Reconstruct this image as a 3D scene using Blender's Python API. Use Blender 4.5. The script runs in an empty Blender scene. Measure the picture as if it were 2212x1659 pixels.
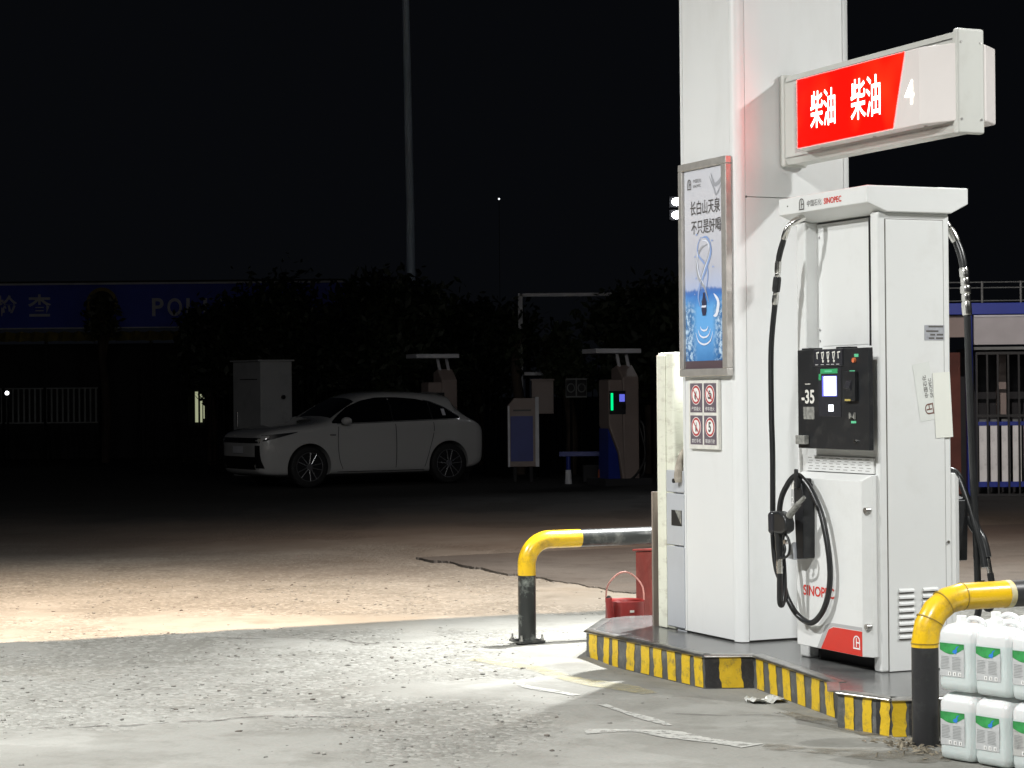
import bpy, bmesh, math, random
import numpy as np
from mathutils import Vector, Matrix
from mathutils.bvhtree import BVHTree
R = math.radians
random.seed(7)
rng = np.random.default_rng(11)
scene = bpy.context.scene
col = scene.collection

# ------------------------------------------------------------------ camera
cam_d = bpy.data.cameras.new('camera')
cam = bpy.data.objects.new('camera', cam_d); col.objects.link(cam)
cam_d.sensor_width = 36.0; cam_d.lens = 74.86
cam_d.clip_start = 0.1; cam_d.clip_end = 2000
pitch = 20.5/4600; roll = -.009
Fv = Vector((0, math.cos(pitch), math.sin(pitch))); R0 = Vector((1, 0, 0)); U0 = Vector((0, -math.sin(pitch), math.cos(pitch)))
RV = R0*math.cos(roll)+U0*math.sin(roll); UV = -R0*math.sin(roll)+U0*math.cos(roll)
cam.matrix_world = Matrix(((RV.x, UV.x, -Fv.x, 0), (RV.y, UV.y, -Fv.y, 0), (RV.z, UV.z, -Fv.z, 1.6), (0, 0, 0, 1)))
scene.camera = cam

# ------------------------------------------------------------------ night sky
world = bpy.data.worlds.new('World'); scene.world = world; world.use_nodes = True
wn = world.node_tree; wbg = wn.nodes['Background']
wbg.inputs[0].default_value = (.66, .76, 1.0, 1); wbg.inputs[1].default_value = .0028
scene.view_settings.view_transform = 'Standard'; scene.view_settings.look = 'None'
scene.view_settings.exposure = .22; scene.view_settings.gamma = 1

# ------------------------------------------------------------------ station frame (t = across, s = away along the island, z up)
A = R(23.6)
OX, OY = 1.876, 10.883
def st(t, s, z=0.0):
    return Vector((OX+math.cos(A)*t-math.sin(A)*s, OY+math.sin(A)*t+math.cos(A)*s, z))
def at(x, y, Y):
    """point at distance Y seen under the direction of pixel x, y of the 2212 wide picture"""
    d = Fv+RV*((x-1106)/4600)+UV*((829.5-y)/4600)
    return Vector((0, 0, 1.6))+d*(Y/d.y)

def lamp(name, typ, loc, power, color, target=None, **kw):
    d = bpy.data.lights.new(name, typ); d.energy = power; d.color = color
    for k, v in kw.items(): setattr(d, k, v)
    o = bpy.data.objects.new(name, d); col.objects.link(o); o.location = loc
    if target is not None:
        o.rotation_euler = (Vector(target)-Vector(loc)).to_track_quat('-Z', 'Y').to_euler()
    return o
NEUTRAL = (.99, .995, .98)
for (t, s, p, w) in ((-6.0, 2.2, 660, .3), (-4.6, -4.6, 560, .3), (3.3, -3.2, 380, .2)):
    lamp('canopy_lamp', 'AREA', st(t, s, 5.48), p, NEUTRAL, st(t, s, 0), shape='SQUARE', size=w)
lamp('canopy_lamp', 'SPOT', st(1.92, 3.9, 5.48), 4700, NEUTRAL, st(.0, 2.5, 0), spot_size=R(50), spot_blend=1.0, shadow_soft_size=.05)
lamp('canopy_lamp', 'AREA', st(2.6, 3.2, 5.48), 430, NEUTRAL, st(2.6, 3.2, 0), shape='SQUARE', size=.2)
# warm floodlight on a short mast over the canopy roof, shining out over the forecourt edge
lamp('floodlight_or_fill_beam', 'SPOT', st(-3.2, 4.10, 8.27), 9500, (1.0, .73, .52), st(-3.4, 5.5, 0), spot_size=R(76), spot_blend=1.0, shadow_soft_size=.02)
lamp('floodlight_or_fill_beam', 'SPOT', st(-3.2, 4.12, 8.35), 260, (1.0, .88, .80), (-3.5, 42, 2.0), spot_size=R(64), spot_blend=.9, shadow_soft_size=.05)  # added fill light, no lamp of the place: lifts the car and far yard
lamp('floodlight_or_fill_beam', 'SPOT', st(3.5, 4.10, 8.27), 5200, (1.0, .80, .64), st(4.6, 8.4, 0), spot_size=R(76), spot_blend=1.0, shadow_soft_size=.02)

lamp('floodlight_or_fill_beam', 'SPOT', st(3.5, 4.12, 8.35), 4200, (1.0, .90, .84), (9.0, 32, 1.2), spot_size=R(30), spot_blend=.8, shadow_soft_size=.03)  # extra unseen spot, put in only to brighten the booth and its barrier
# ------------------------------------------------------------------ materials
def mat(name, color, rough=.5, metal=0.0, var=0.0, vscale=3.0, bump=0.0, bscale=40.0, emit=None, estr=0.0, dirt=None, dscale=2.0, damt=.0, spec=.5, coat=0.0, stretch=None):
    m = bpy.data.materials.new(name); m.use_nodes = True
    nt = m.node_tree; b = nt.nodes['Principled BSDF']
    b.inputs['Base Color'].default_value = (*color, 1); b.inputs['Roughness'].default_value = rough
    b.inputs['Metallic'].default_value = metal; b.inputs['Specular IOR Level'].default_value = spec
    if coat: b.inputs['Coat Weight'].default_value = coat; b.inputs['Coat Roughness'].default_value = .06
    if emit: b.inputs['Emission Color'].default_value = (*emit, 1); b.inputs['Emission Strength'].default_value = estr
    tc = nt.nodes.new('ShaderNodeTexCoord'); src = tc.outputs['Object']
    if stretch:
        mp = nt.nodes.new('ShaderNodeMapping'); mp.inputs['Scale'].default_value = stretch; nt.links.new(src, mp.inputs[0]); src = mp.outputs[0]
    last = None
    if var > 0:
        n = nt.nodes.new('ShaderNodeTexNoise'); n.inputs['Scale'].default_value = vscale; n.inputs['Detail'].default_value = 6
        nt.links.new(src, n.inputs[0])
        mr = nt.nodes.new('ShaderNodeMapRange'); mr.inputs[1].default_value = .3; mr.inputs[2].default_value = .7
        mr.inputs[3].default_value = 1-var; mr.inputs[4].default_value = 1+var*.5
        nt.links.new(n.outputs[0], mr.inputs[0])
        mx = nt.nodes.new('ShaderNodeVectorMath'); mx.operation = 'SCALE'; mx.inputs[0].default_value = color
        nt.links.new(mr.outputs[0], mx.inputs['Scale']); last = mx.outputs[0]
    if dirt:
        n = nt.nodes.new('ShaderNodeTexNoise'); n.inputs['Scale'].default_value = dscale; n.inputs['Detail'].default_value = 9; n.inputs['Roughness'].default_value = .68
        nt.links.new(src, n.inputs[0])
        mr = nt.nodes.new('ShaderNodeMapRange'); mr.inputs[1].default_value = .52; mr.inputs[2].default_value = .72
        mr.inputs[3].default_value = 0; mr.inputs[4].default_value = damt
        nt.links.new(n.outputs[0], mr.inputs[0])
        mx = nt.nodes.new('ShaderNodeMix'); mx.data_type = 'RGBA'
        mx.inputs[6].default_value = (*color, 1); mx.inputs[7].default_value = (*dirt, 1)
        if last: nt.links.new(last, mx.inputs[6])
        nt.links.new(mr.outputs[0], mx.inputs[0]); last = mx.outputs[2]
    if last: nt.links.new(last, b.inputs['Base Color'])
    if bump > 0:
        n = nt.nodes.new('ShaderNodeTexNoise'); n.inputs['Scale'].default_value = bscale; n.inputs['Detail'].default_value = 5
        nt.links.new(src, n.inputs[0])
        bp = nt.nodes.new('ShaderNodeBump'); bp.inputs['Strength'].default_value = bump; bp.inputs['Distance'].default_value = .01
        nt.links.new(n.outputs[0], bp.inputs['Height']); nt.links.new(bp.outputs[0], b.inputs['Normal'])
    return m
M = {}
M['white'] = mat('white_enamel', (.72, .73, .72), .34, var=.03, vscale=1.2, dirt=(.42, .40, .35), dscale=4.5, damt=.14, bump=.02, bscale=9)
M['column'] = mat('column_cladding', (.73, .74, .735), .42, var=.04, vscale=.9, dirt=(.42, .40, .36), dscale=2.6, damt=.14, stretch=(1, 1, .35), bump=.03, bscale=3)
M['seam'] = mat('seam_sealant', (.16, .15, .14), .8)
M['cream'] = mat('cream_panel', (.74, .75, .64), .45, var=.05, dirt=(.22, .18, .12), dscale=4.5, damt=.55, stretch=(1, 1, 3.2))
M['greypanel'] = mat('grey_panel', (.46, .48, .51), .4, var=.05, dirt=(.3, .28, .25), damt=.2)
M['black'] = mat('black_enamel', (.016, .017, .019), .38, var=.15, dirt=(.08, .08, .075), dscale=14, damt=.35)
M['dark'] = mat('dark_recess', (.012, .012, .013), .6)
M['rubber'] = mat('black_rubber', (.014, .015, .016), .34, var=.2, vscale=12, spec=.6)
M['chrome'] = mat('chromed_fitting', (.72, .71, .68), .22, 1.0, var=.15, vscale=30)
M['steel'] = mat('steel_trim', (.55, .54, .52), .33, 1.0, var=.3, vscale=10, bump=.15, bscale=60, dirt=(.12, .11, .10), dscale=12, damt=.6)
M['poster_frame'] = mat('brushed_aluminium', (.52, .50, .47), .42, .55, var=.15, vscale=14)
M['yellow'] = mat('yellow_paint', (.80, .50, .012), .3, var=.08, vscale=7, dirt=(.28, .18, .05), dscale=9, damt=.7, coat=.3, bump=.05, bscale=30)
M['blackpaint'] = mat('black_post_paint', (.022, .024, .024), .36, var=.2, vscale=9, dirt=(.22, .22, .20), dscale=9, damt=.5, coat=.2)
M['scuffblack'] = mat('scuffed_black_paint', (.022, .025, .024), .36, var=.2, dirt=(.34, .37, .33), dscale=6, damt=1.0, coat=.2)
M['nearblack'] = mat('plain_black_paint', (.024, .024, .026), .4, var=.15, vscale=9, dirt=(.09, .09, .085), dscale=11, damt=.35)
M['stripe_yellow'] = mat('kerb_yellow_paint', (.72, .48, .02), .5, var=.12, vscale=12, dirt=(.10, .09, .07), dscale=17, damt=.85, bump=.25, bscale=60)
M['kerb_grey'] = mat('kerb_grey_paint', (.105, .108, .105), .6, var=.25, vscale=12, dirt=(.26, .25, .22), dscale=10, damt=.7, bump=.3, bscale=50)
M['kerb_black'] = mat('kerb_black_paint', (.03, .03, .032), .5, var=.3, vscale=12, dirt=(.16, .13, .10), dscale=10, damt=.6, bump=.3, bscale=50)
M['redprint'] = mat('red_print', (.62, .035, .022), .4)
M['redpaint'] = mat('red_paint_worn', (.24, .035, .03), .5, var=.25, vscale=6, dirt=(.34, .13, .11), dscale=8, damt=.5, bump=.2, bscale=25)
M['bucket'] = mat('bucket_red_paint', (.26, .024, .022), .42, var=.2, vscale=8, dirt=(.16, .03, .03), dscale=7, damt=.5)
M['pinkwire'] = mat('pink_worn_handle', (.62, .30, .26), .45, var=.2)
M['inkgrey'] = mat('dark_grey_print', (.10, .095, .09), .5)
M['greytrim'] = mat('grey_print', (.42, .42, .42), .5)
M['whiteprint'] = mat('white_print', (.82, .82, .80), .5)
M['offwhite'] = mat('off_white_print', (.72, .71, .66), .5, var=.15, vscale=20)
M['rag'] = mat('dirty_rag', (.40, .36, .30), .9, var=.3, vscale=18, dirt=(.16, .13, .10), dscale=14, damt=.7)
M['paper'] = mat('paper_sheet', (.74, .75, .69), .7, var=.04)
M['film'] = mat('clear_film', (.70, .72, .69), .22, var=.05)
M['signplum'] = mat('plum_print', (.135, .11, .135), .5, var=.15, vscale=30)
M['signred'] = mat('sign_red', (.45, .03, .035), .45)
M['wood'] = mat('weathered_board', (.24, .20, .17), .7, var=.3, vscale=14, stretch=(1, 1, .2))
M['lit_red'] = mat('lit_red_panel', (.7, .004, .002), .3, emit=(1, .0004, .0001), estr=7.0, spec=.1)
nt_ = M['lit_red'].node_tree; n_ = nt_.nodes.new('ShaderNodeTexNoise'); n_.inputs['Scale'].default_value = 2.2; n_.inputs['Detail'].default_value = 2
r_ = nt_.nodes.new('ShaderNodeValToRGB'); r_.color_ramp.elements[0].color = (1, .0004, .0001, 1); r_.color_ramp.elements[0].position = .42; r_.color_ramp.elements[1].color = (1, .0075, .0015, 1); r_.color_ramp.elements[1].position = .68
t_ = nt_.nodes.new('ShaderNodeTexCoord'); nt_.links.new(t_.outputs['Object'], n_.inputs[0]); nt_.links.new(n_.outputs[0], r_.inputs[0]); nt_.links.new(r_.outputs[0], nt_.nodes['Principled BSDF'].inputs['Emission Color'])
M['lit_white'] = mat('lit_letters', (.9, .9, .85), .3, emit=(1, .97, .86), estr=2.6)
M['opal'] = mat('opal_lightbox', (.72, .68, .66), .26, emit=(1, .86, .80), estr=.03, var=.05, vscale=2)
M['housing'] = mat('lightbox_housing', (.56, .565, .53), .45, var=.05, vscale=2, dirt=(.35, .33, .28), dscale=4, damt=.25)
M['green'] = mat('green_sticker', (.04, .34, .13), .4)
M['palegreen'] = mat('pale_green_sticker', (.12, .55, .30), .4)
M['screen'] = mat('lit_screen', (.7, .75, .9), .2, emit=(.86, .90, 1.0), estr=1.35)
M['screenrim'] = mat('screen_blue_rim', (.1, .1, .5), .2, emit=(.18, .2, .95), estr=.55)
M['screentext'] = mat('screen_ink', (.04, .05, .12), .4)
M['glassdark'] = mat('dark_glass', (.035, .035, .04), .12, spec=.6)
M['clearplastic'] = mat('clear_plastic_cover', (.28, .28, .26), .22, var=.4, vscale=40)
M['orange'] = mat('worn_orange_mark', (.62, .16, .06), .5, var=.3, vscale=60)
M['cap'] = mat('white_cap_plastic', (.80, .81, .79), .4)
M['labelpaper'] = mat('label_grey', (.50, .51, .51), .5, var=.1, vscale=50)
M['labeltext'] = mat('label_small_print', (.27, .28, .28), .6)
M['labelgreen'] = mat('label_green', (.035, .27, .07), .45, var=.5, vscale=22)
M['labelblue'] = mat('label_blue', (.03, .20, .62), .45)
M['dirtylabel'] = mat('dirty_label', (.46, .46, .44), .6, var=.15, dirt=(.06, .05, .04), dscale=22, damt=.9)
M['foil'] = mat('crumpled_foil', (.62, .63, .60), .42, .25, bump=.4, bscale=60, dirt=(.25, .22, .18), dscale=14, damt=.4)
M['slabtop'] = mat('island_top_stone', (.125, .127, .126), .20, var=.25, vscale=3, dirt=(.36, .35, .33), dscale=5, damt=.30, bump=.12, bscale=40)
M['carpaint'] = mat('white_car_paint', (.50, .50, .50), .16, coat=1.0)
M['carglass'] = mat('tinted_glass', (.004, .004, .005), .06, spec=.5)
M['carblack'] = mat('black_trim', (.008, .008, .009), .35)
M['tyre'] = mat('tyre_rubber', (.010, .010, .011), .7)
M['alloy'] = mat('machined_alloy', (.62, .62, .64), .25, .9)
M['alloydark'] = mat('dark_alloy', (.03, .03, .034), .35, .5)
M['bark'] = mat('bark', (.06, .045, .035), .9, var=.3, bump=.4, bscale=20)
M['leaf'] = mat('leaf', (.022, .032, .013), .6, var=.6, vscale=1.2)
M['leafpale'] = mat('leaf_grey', (.06, .065, .04), .5, var=.6, vscale=1.2)
M['navy'] = mat('navy_fascia', (.04, .08, .62), .5, var=.1)
M['faintwhite'] = mat('grey_white_metal', (.70, .71, .76), .5, var=.2)
M['farwall'] = mat('far_wall', (.03, .03, .033), .9, var=.2)
M['gold'] = mat('yellow_corrugated', (.30, .24, .06), .6, var=.4, vscale=3, dirt=(.05, .05, .03), dscale=2, damt=.8)
M['pole'] = mat('galvanised_pole', (.62, .76, .92), .5, 0.0, var=.1)
M['fencedark'] = mat('fence_dark_paint', (.007, .007, .008), .8, spec=.1)
M['fencegrey'] = mat('fence_grey_paint', (.17, .18, .18), .5, var=.3)
M['tan'] = mat('tan_cabinet', (.29, .23, .21), .5, var=.1)
M['cabinet'] = mat('cabinet_grey_white', (.42, .43, .44), .5, var=.08, vscale=2, dirt=(.22, .22, .22), dscale=2.5, damt=.5)
M['blue'] = mat('blue_paint', (.012, .03, .26), .4, var=.15)
M['beamblue'] = mat('beam_blue_paint', (.02, .045, .36), .4, var=.15, vscale=.8)
M['gateblack'] = mat('gate_black_paint', (.012, .012, .013), .4)
M['slatwhite'] = mat('slat_white_paint', (.80, .80, .80), .45, var=.15, vscale=3, dirt=(.25, .24, .24), dscale=5, damt=.5)
M['panelwhite'] = mat('booth_white_panel', (.50, .48, .50), .5, var=.1)
M['brickdark'] = mat('dark_red_wall', (.12, .035, .025), .8, var=.3)
M['led_green'] = mat('green_status_light', (.0, .5, .2), .3, emit=(.0, 1.0, .28), estr=1.0)
M['led_blue'] = mat('small_blue_screen', (.1, .1, .4), .3, emit=(.13, .15, .75), estr=.8)
M['flood'] = mat('floodlight_lens', (.9, .9, .9), .3, emit=(.95, .97, 1.0), estr=60)
M['litwall'] = mat('lit_doorway', (.5, .5, .35), .6, emit=(.9, .95, .6), estr=.32)
M['pinpoint'] = mat('small_lamp_lens', (.9, .9, .9), .3, emit=(.95, .97, 1.0), estr=6)
M['faintlamp'] = mat('faint_lamp_lens', (.9, .9, .9), .3, emit=(.95, .97, 1.0), estr=1.2)
M['canopywhite'] = mat('canopy_panel', (.62, .63, .62), .5)

# poster print: pale upper half, blue water below
def poster_mat():
    m = bpy.data.materials.new('poster_print'); m.use_nodes = True; nt = m.node_tree; b = nt.nodes['Principled BSDF']
    b.inputs['Roughness'].default_value = .25
    tc = nt.nodes.new('ShaderNodeTexCoord'); sp = nt.nodes.new('ShaderNodeSeparateXYZ'); nt.links.new(tc.outputs['Object'], sp.inputs[0])
    n = nt.nodes.new('ShaderNodeTexNoise'); n.inputs['Scale'].default_value = 9; n.inputs['Detail'].default_value = 7; n.inputs['Roughness'].default_value = .65
    nt.links.new(tc.outputs['Object'], n.inputs[0])
    ad = nt.nodes.new('ShaderNodeMath'); ad.operation = 'MULTIPLY_ADD'; ad.inputs[1].default_value = .10
    nt.links.new(n.outputs[0], ad.inputs[0]); nt.links.new(sp.outputs[2], ad.inputs[2])
    cr = nt.nodes.new('ShaderNodeValToRGB'); mr = nt.nodes.new('ShaderNodeMapRange')
    mr.inputs[1].default_value = .05; mr.inputs[2].default_value = 1.25      # object z runs 0 .. 1.19
    nt.links.new(ad.outputs[0], mr.inputs[0]); nt.links.new(mr.outputs[0], cr.inputs[0])
    e = cr.color_ramp.elements
    e[0].position = 0; e[0].color = (.05, .17, .42, 1); e[1].position = 1; e[1].color = (.60, .61, .66, 1)
    for p, c in ((.18, (.16, .42, .80, 1)), (.30, (.14, .40, .78, 1)), (.365, (.07, .20, .55, 1)), (.385, (.10, .20, .50, 1)), (.40, (.46, .52, .70, 1)), (.5, (.52, .53, .60, 1)), (.75, (.62, .62, .66, 1))):
        x = e.new(p); x.color = c
    # ice/foam speckle on both lower sides
    n2 = nt.nodes.new('ShaderNodeTexNoise'); n2.inputs['Scale'].default_value = 34; n2.inputs['Detail'].default_value = 5; n2.inputs['Roughness'].default_value = .7
    nt.links.new(tc.outputs['Object'], n2.inputs[0])
    m2 = nt.nodes.new('ShaderNodeMapRange'); m2.inputs[1].default_value = .46; m2.inputs[2].default_value = .60; nt.links.new(n2.outputs[0], m2.inputs[0])
    ab = nt.nodes.new('ShaderNodeMath'); ab.operation = 'ABSOLUTE'; nt.links.new(sp.outputs[1], ab.inputs[0])
    m3 = nt.nodes.new('ShaderNodeMapRange'); m3.inputs[1].default_value = .09; m3.inputs[2].default_value = .17; nt.links.new(ab.outputs[0], m3.inputs[0])
    m4 = nt.nodes.new('ShaderNodeMapRange'); m4.inputs[1].default_value = .42; m4.inputs[2].default_value = .34; nt.links.new(sp.outputs[2], m4.inputs[0])
    a1 = nt.nodes.new('ShaderNodeMath'); a1.operation = 'MULTIPLY'; nt.links.new(m3.outputs[0], a1.inputs[0]); nt.links.new(m4.outputs[0], a1.inputs[1])
    a2 = nt.nodes.new('ShaderNodeMath'); a2.operation = 'MULTIPLY'; nt.links.new(a1.outputs[0], a2.inputs[0]); nt.links.new(m2.outputs[0], a2.inputs[1])
    dk = nt.nodes.new('ShaderNodeMix'); dk.data_type = 'RGBA'; dk.inputs[7].default_value = (.03, .10, .26, 1)
    a3 = nt.nodes.new('ShaderNodeMath'); a3.operation = 'MULTIPLY'; a3.inputs[1].default_value = .75; nt.links.new(a1.outputs[0], a3.inputs[0])
    nt.links.new(a3.outputs[0], dk.inputs[0]); nt.links.new(cr.outputs[0], dk.inputs[6])
    mx = nt.nodes.new('ShaderNodeMix'); mx.data_type = 'RGBA'; mx.inputs[7].default_value = (.50, .66, .82, 1)
    nt.links.new(a2.outputs[0], mx.inputs[0]); nt.links.new(dk.outputs[2], mx.inputs[6]); nt.links.new(mx.outputs[2], b.inputs['Base Color'])
    return m
M['poster'] = poster_mat()

def jug_mat():
    m = bpy.data.materials.new('translucent_jug_plastic'); m.use_nodes = True; nt = m.node_tree; b = nt.nodes['Principled BSDF']
    b.inputs['Roughness'].default_value = .33; b.inputs['Transmission Weight'].default_value = .3
    b.inputs['Subsurface Weight'].default_value = .5; b.inputs['Subsurface Radius'].default_value = (.03, .035, .035)
    tc = nt.nodes.new('ShaderNodeTexCoord'); sp = nt.nodes.new('ShaderNodeSeparateXYZ'); nt.links.new(tc.outputs['Object'], sp.inputs[0])
    cr = nt.nodes.new('ShaderNodeValToRGB'); nt.links.new(sp.outputs[2], cr.inputs[0])
    e = cr.color_ramp.elements; e[0].position = .0; e[0].color = (.80, .86, .845, 1); e[1].position = 1; e[1].color = (.84, .86, .85, 1)
    for p, c in ((.21, (.77, .85, .84, 1)), (.213, (.88, .89, .885, 1))): x = e.new(p); x.color = c
    nt.links.new(cr.outputs[0], b.inputs['Base Color'])
    n = nt.nodes.new('ShaderNodeTexNoise'); n.inputs['Scale'].default_value = 14; nt.links.new(tc.outputs['Object'], n.inputs[0])
    bp = nt.nodes.new('ShaderNodeBump'); bp.inputs['Strength'].default_value = .15; bp.inputs['Distance'].default_value = .01
    nt.links.new(n.outputs[0], bp.inputs['Height']); nt.links.new(bp.outputs[0], b.inputs['Normal'])
    return m
M['jug'] = jug_mat()

def ground_mat(name, base, dark, pale, brown, fine=1.0):
    m = bpy.data.materials.new(name); m.use_nodes = True; nt = m.node_tree; b = nt.nodes['Principled BSDF']
    b.inputs['Roughness'].default_value = .85; b.inputs['Specular IOR Level'].default_value = .25
    tc = nt.nodes.new('ShaderNodeTexCoord'); src = tc.outputs['Object']
    def noise(sc, det=6, ro=.6):
        n = nt.nodes.new('ShaderNodeTexNoise'); n.inputs['Scale'].default_value = sc; n.inputs['Detail'].default_value = det; n.inputs['Roughness'].default_value = ro
        nt.links.new(src, n.inputs[0]); return n.outputs[0]
    def rng_(v, a, c, lo=0, hi=1):
        r = nt.nodes.new('ShaderNodeMapRange'); r.inputs[1].default_value = a; r.inputs[2].default_value = c; r.inputs[3].default_value = lo; r.inputs[4].default_value = hi
        nt.links.new(v, r.inputs[0]); return r.outputs[0]
    def mix(f, a, c):
        x = nt.nodes.new('ShaderNodeMix'); x.data_type = 'RGBA'
        for v, i in ((a, 6), (c, 7)):
            if isinstance(v, tuple): x.inputs[i].default_value = (*v, 1)
            else: nt.links.new(v, x.inputs[i])
        nt.links.new(f, x.inputs[0]); return x.outputs[2]
    def mul(a, c):
        x = nt.nodes.new('ShaderNodeMath'); x.operation = 'MULTIPLY'; nt.links.new(a, x.inputs[0])
        if isinstance(c, float): x.inputs[1].default_value = c
        else: nt.links.new(c, x.inputs[1])
        return x.outputs[0]
    at_ = nt.nodes.new('ShaderNodeAttribute'); at_.attribute_name = 'rough'; rf = at_.outputs['Fac']
    c = mix(rng_(noise(.9, 8), .35, .65), base, pale)
    c = mix(rng_(noise(2.6, 9, .7), .50, .74, 0, .8), c, dark)
    c = mix(rng_(noise(.6, 10, .62), .50, .53, 0, .28), c, dark)
    c = mix(rng_(noise(.45, 7, .65), .55, .72, 0, .75), c, brown)
    # aggregate: cells of stone in the broken areas
    vo = nt.nodes.new('ShaderNodeTexVoronoi'); vo.inputs['Scale'].default_value = 34*fine; nt.links.new(src, vo.inputs[0])
    hs = nt.nodes.new('ShaderNodeSeparateXYZ'); nt.links.new(vo.outputs['Color'], hs.inputs[0])
    st_dark = mul(rng_(hs.outputs[0], .70, .80, 0, .38), rng_(rf, .25, .8))
    st_pale = mul(rng_(hs.outputs[1], .74, .82, 0, .45), rng_(rf, .25, .8))
    c = mix(st_dark, c, dark); c = mix(st_pale, c, (min(1, pale[0]*1.35), min(1, pale[1]*1.35), min(1, pale[2]*1.35)))
    c = mix(mul(rng_(noise(60, 4), .5, .72, 0, .5), rng_(rf, 0, 1, .35, 1)), c, dark)
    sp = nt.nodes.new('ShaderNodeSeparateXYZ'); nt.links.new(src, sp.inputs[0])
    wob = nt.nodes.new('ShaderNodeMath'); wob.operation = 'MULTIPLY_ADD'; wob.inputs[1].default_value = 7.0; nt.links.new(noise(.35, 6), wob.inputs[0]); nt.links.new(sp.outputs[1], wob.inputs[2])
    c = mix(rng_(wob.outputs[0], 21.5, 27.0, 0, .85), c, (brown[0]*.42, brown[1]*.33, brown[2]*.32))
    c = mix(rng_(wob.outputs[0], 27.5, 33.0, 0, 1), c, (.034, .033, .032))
    nt.links.new(c, b.inputs['Base Color'])
    bp = nt.nodes.new('ShaderNodeBump'); bp.inputs['Distance'].default_value = .02
    nt.links.new(rng_(rf, 0, 1, .14, .75), bp.inputs['Strength'])
    s_ = nt.nodes.new('ShaderNodeMath'); s_.operation = 'ADD'; nt.links.new(noise(38*fine, 6, .65), s_.inputs[0])
    nt.links.new(mul(vo.outputs['Distance'], -1.0), s_.inputs[1])
    nt.links.new(s_.outputs[0], bp.inputs['Height']); nt.links.new(bp.outputs[0], b.inputs['Normal'])
    return m
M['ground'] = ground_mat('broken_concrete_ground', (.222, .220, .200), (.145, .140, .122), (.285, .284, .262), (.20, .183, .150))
M['farground'] = ground_mat('far_yard_ground', (.25, .25, .23), (.12, .115, .10), (.32, .32, .30), (.22, .19, .155))
M['slab'] = ground_mat('concrete_slab', (.105, .103, .098), (.065, .062, .058), (.135, .132, .125), (.105, .092, .08))
M['pebble'] = mat('pebble_stone', (.235, .23, .21), .85, var=.5, vscale=9)
M['pebbledark'] = mat('pebble_dark_stone', (.13, .115, .10), .85, var=.5, vscale=9)
M['linewhite'] = mat('worn_white_line', (.44, .44, .41), .75, var=.15, vscale=5, dirt=(.32, .32, .30), dscale=7, damt=.9)
M['lineyellow'] = mat('worn_yellow_line', (.47, .42, .24), .75, var=.15, vscale=5, dirt=(.36, .35, .32), dscale=5, damt=1.0)
M['crack'] = mat('crack_shadow_dirt', (.06, .05, .045), .95)
M['damp'] = mat('damp_dirt', (.20, .18, .14), .6, var=.3, vscale=6, dirt=(.30, .29, .27), dscale=6, damt=1.0)
M['debris'] = mat('dry_debris', (.22, .19, .14), .9, var=.5, vscale=20)

def wear(m, scale, lo, hi, amt=1.0):
    nt = m.node_tree; b = nt.nodes['Principled BSDF']; tc = nt.nodes.new('ShaderNodeTexCoord')
    n = nt.nodes.new('ShaderNodeTexNoise'); n.inputs['Scale'].default_value = scale; n.inputs['Detail'].default_value = 8; n.inputs['Roughness'].default_value = .7
    nt.links.new(tc.outputs['Object'], n.inputs[0]); mr = nt.nodes.new('ShaderNodeMapRange')
    mr.inputs[1].default_value = lo; mr.inputs[2].default_value = hi; mr.inputs[3].default_value = 0; mr.inputs[4].default_value = amt
    nt.links.new(n.outputs[0], mr.inputs[0]); nt.links.new(mr.outputs[0], b.inputs['Alpha'])
wear(M['linewhite'], 14, .32, .52, .9); wear(M['lineyellow'], 7, .34, .62, .6); wear(M['damp'], 7, .40, .64, .75); wear(M['crack'], 10, .40, .50, .8)

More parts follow.
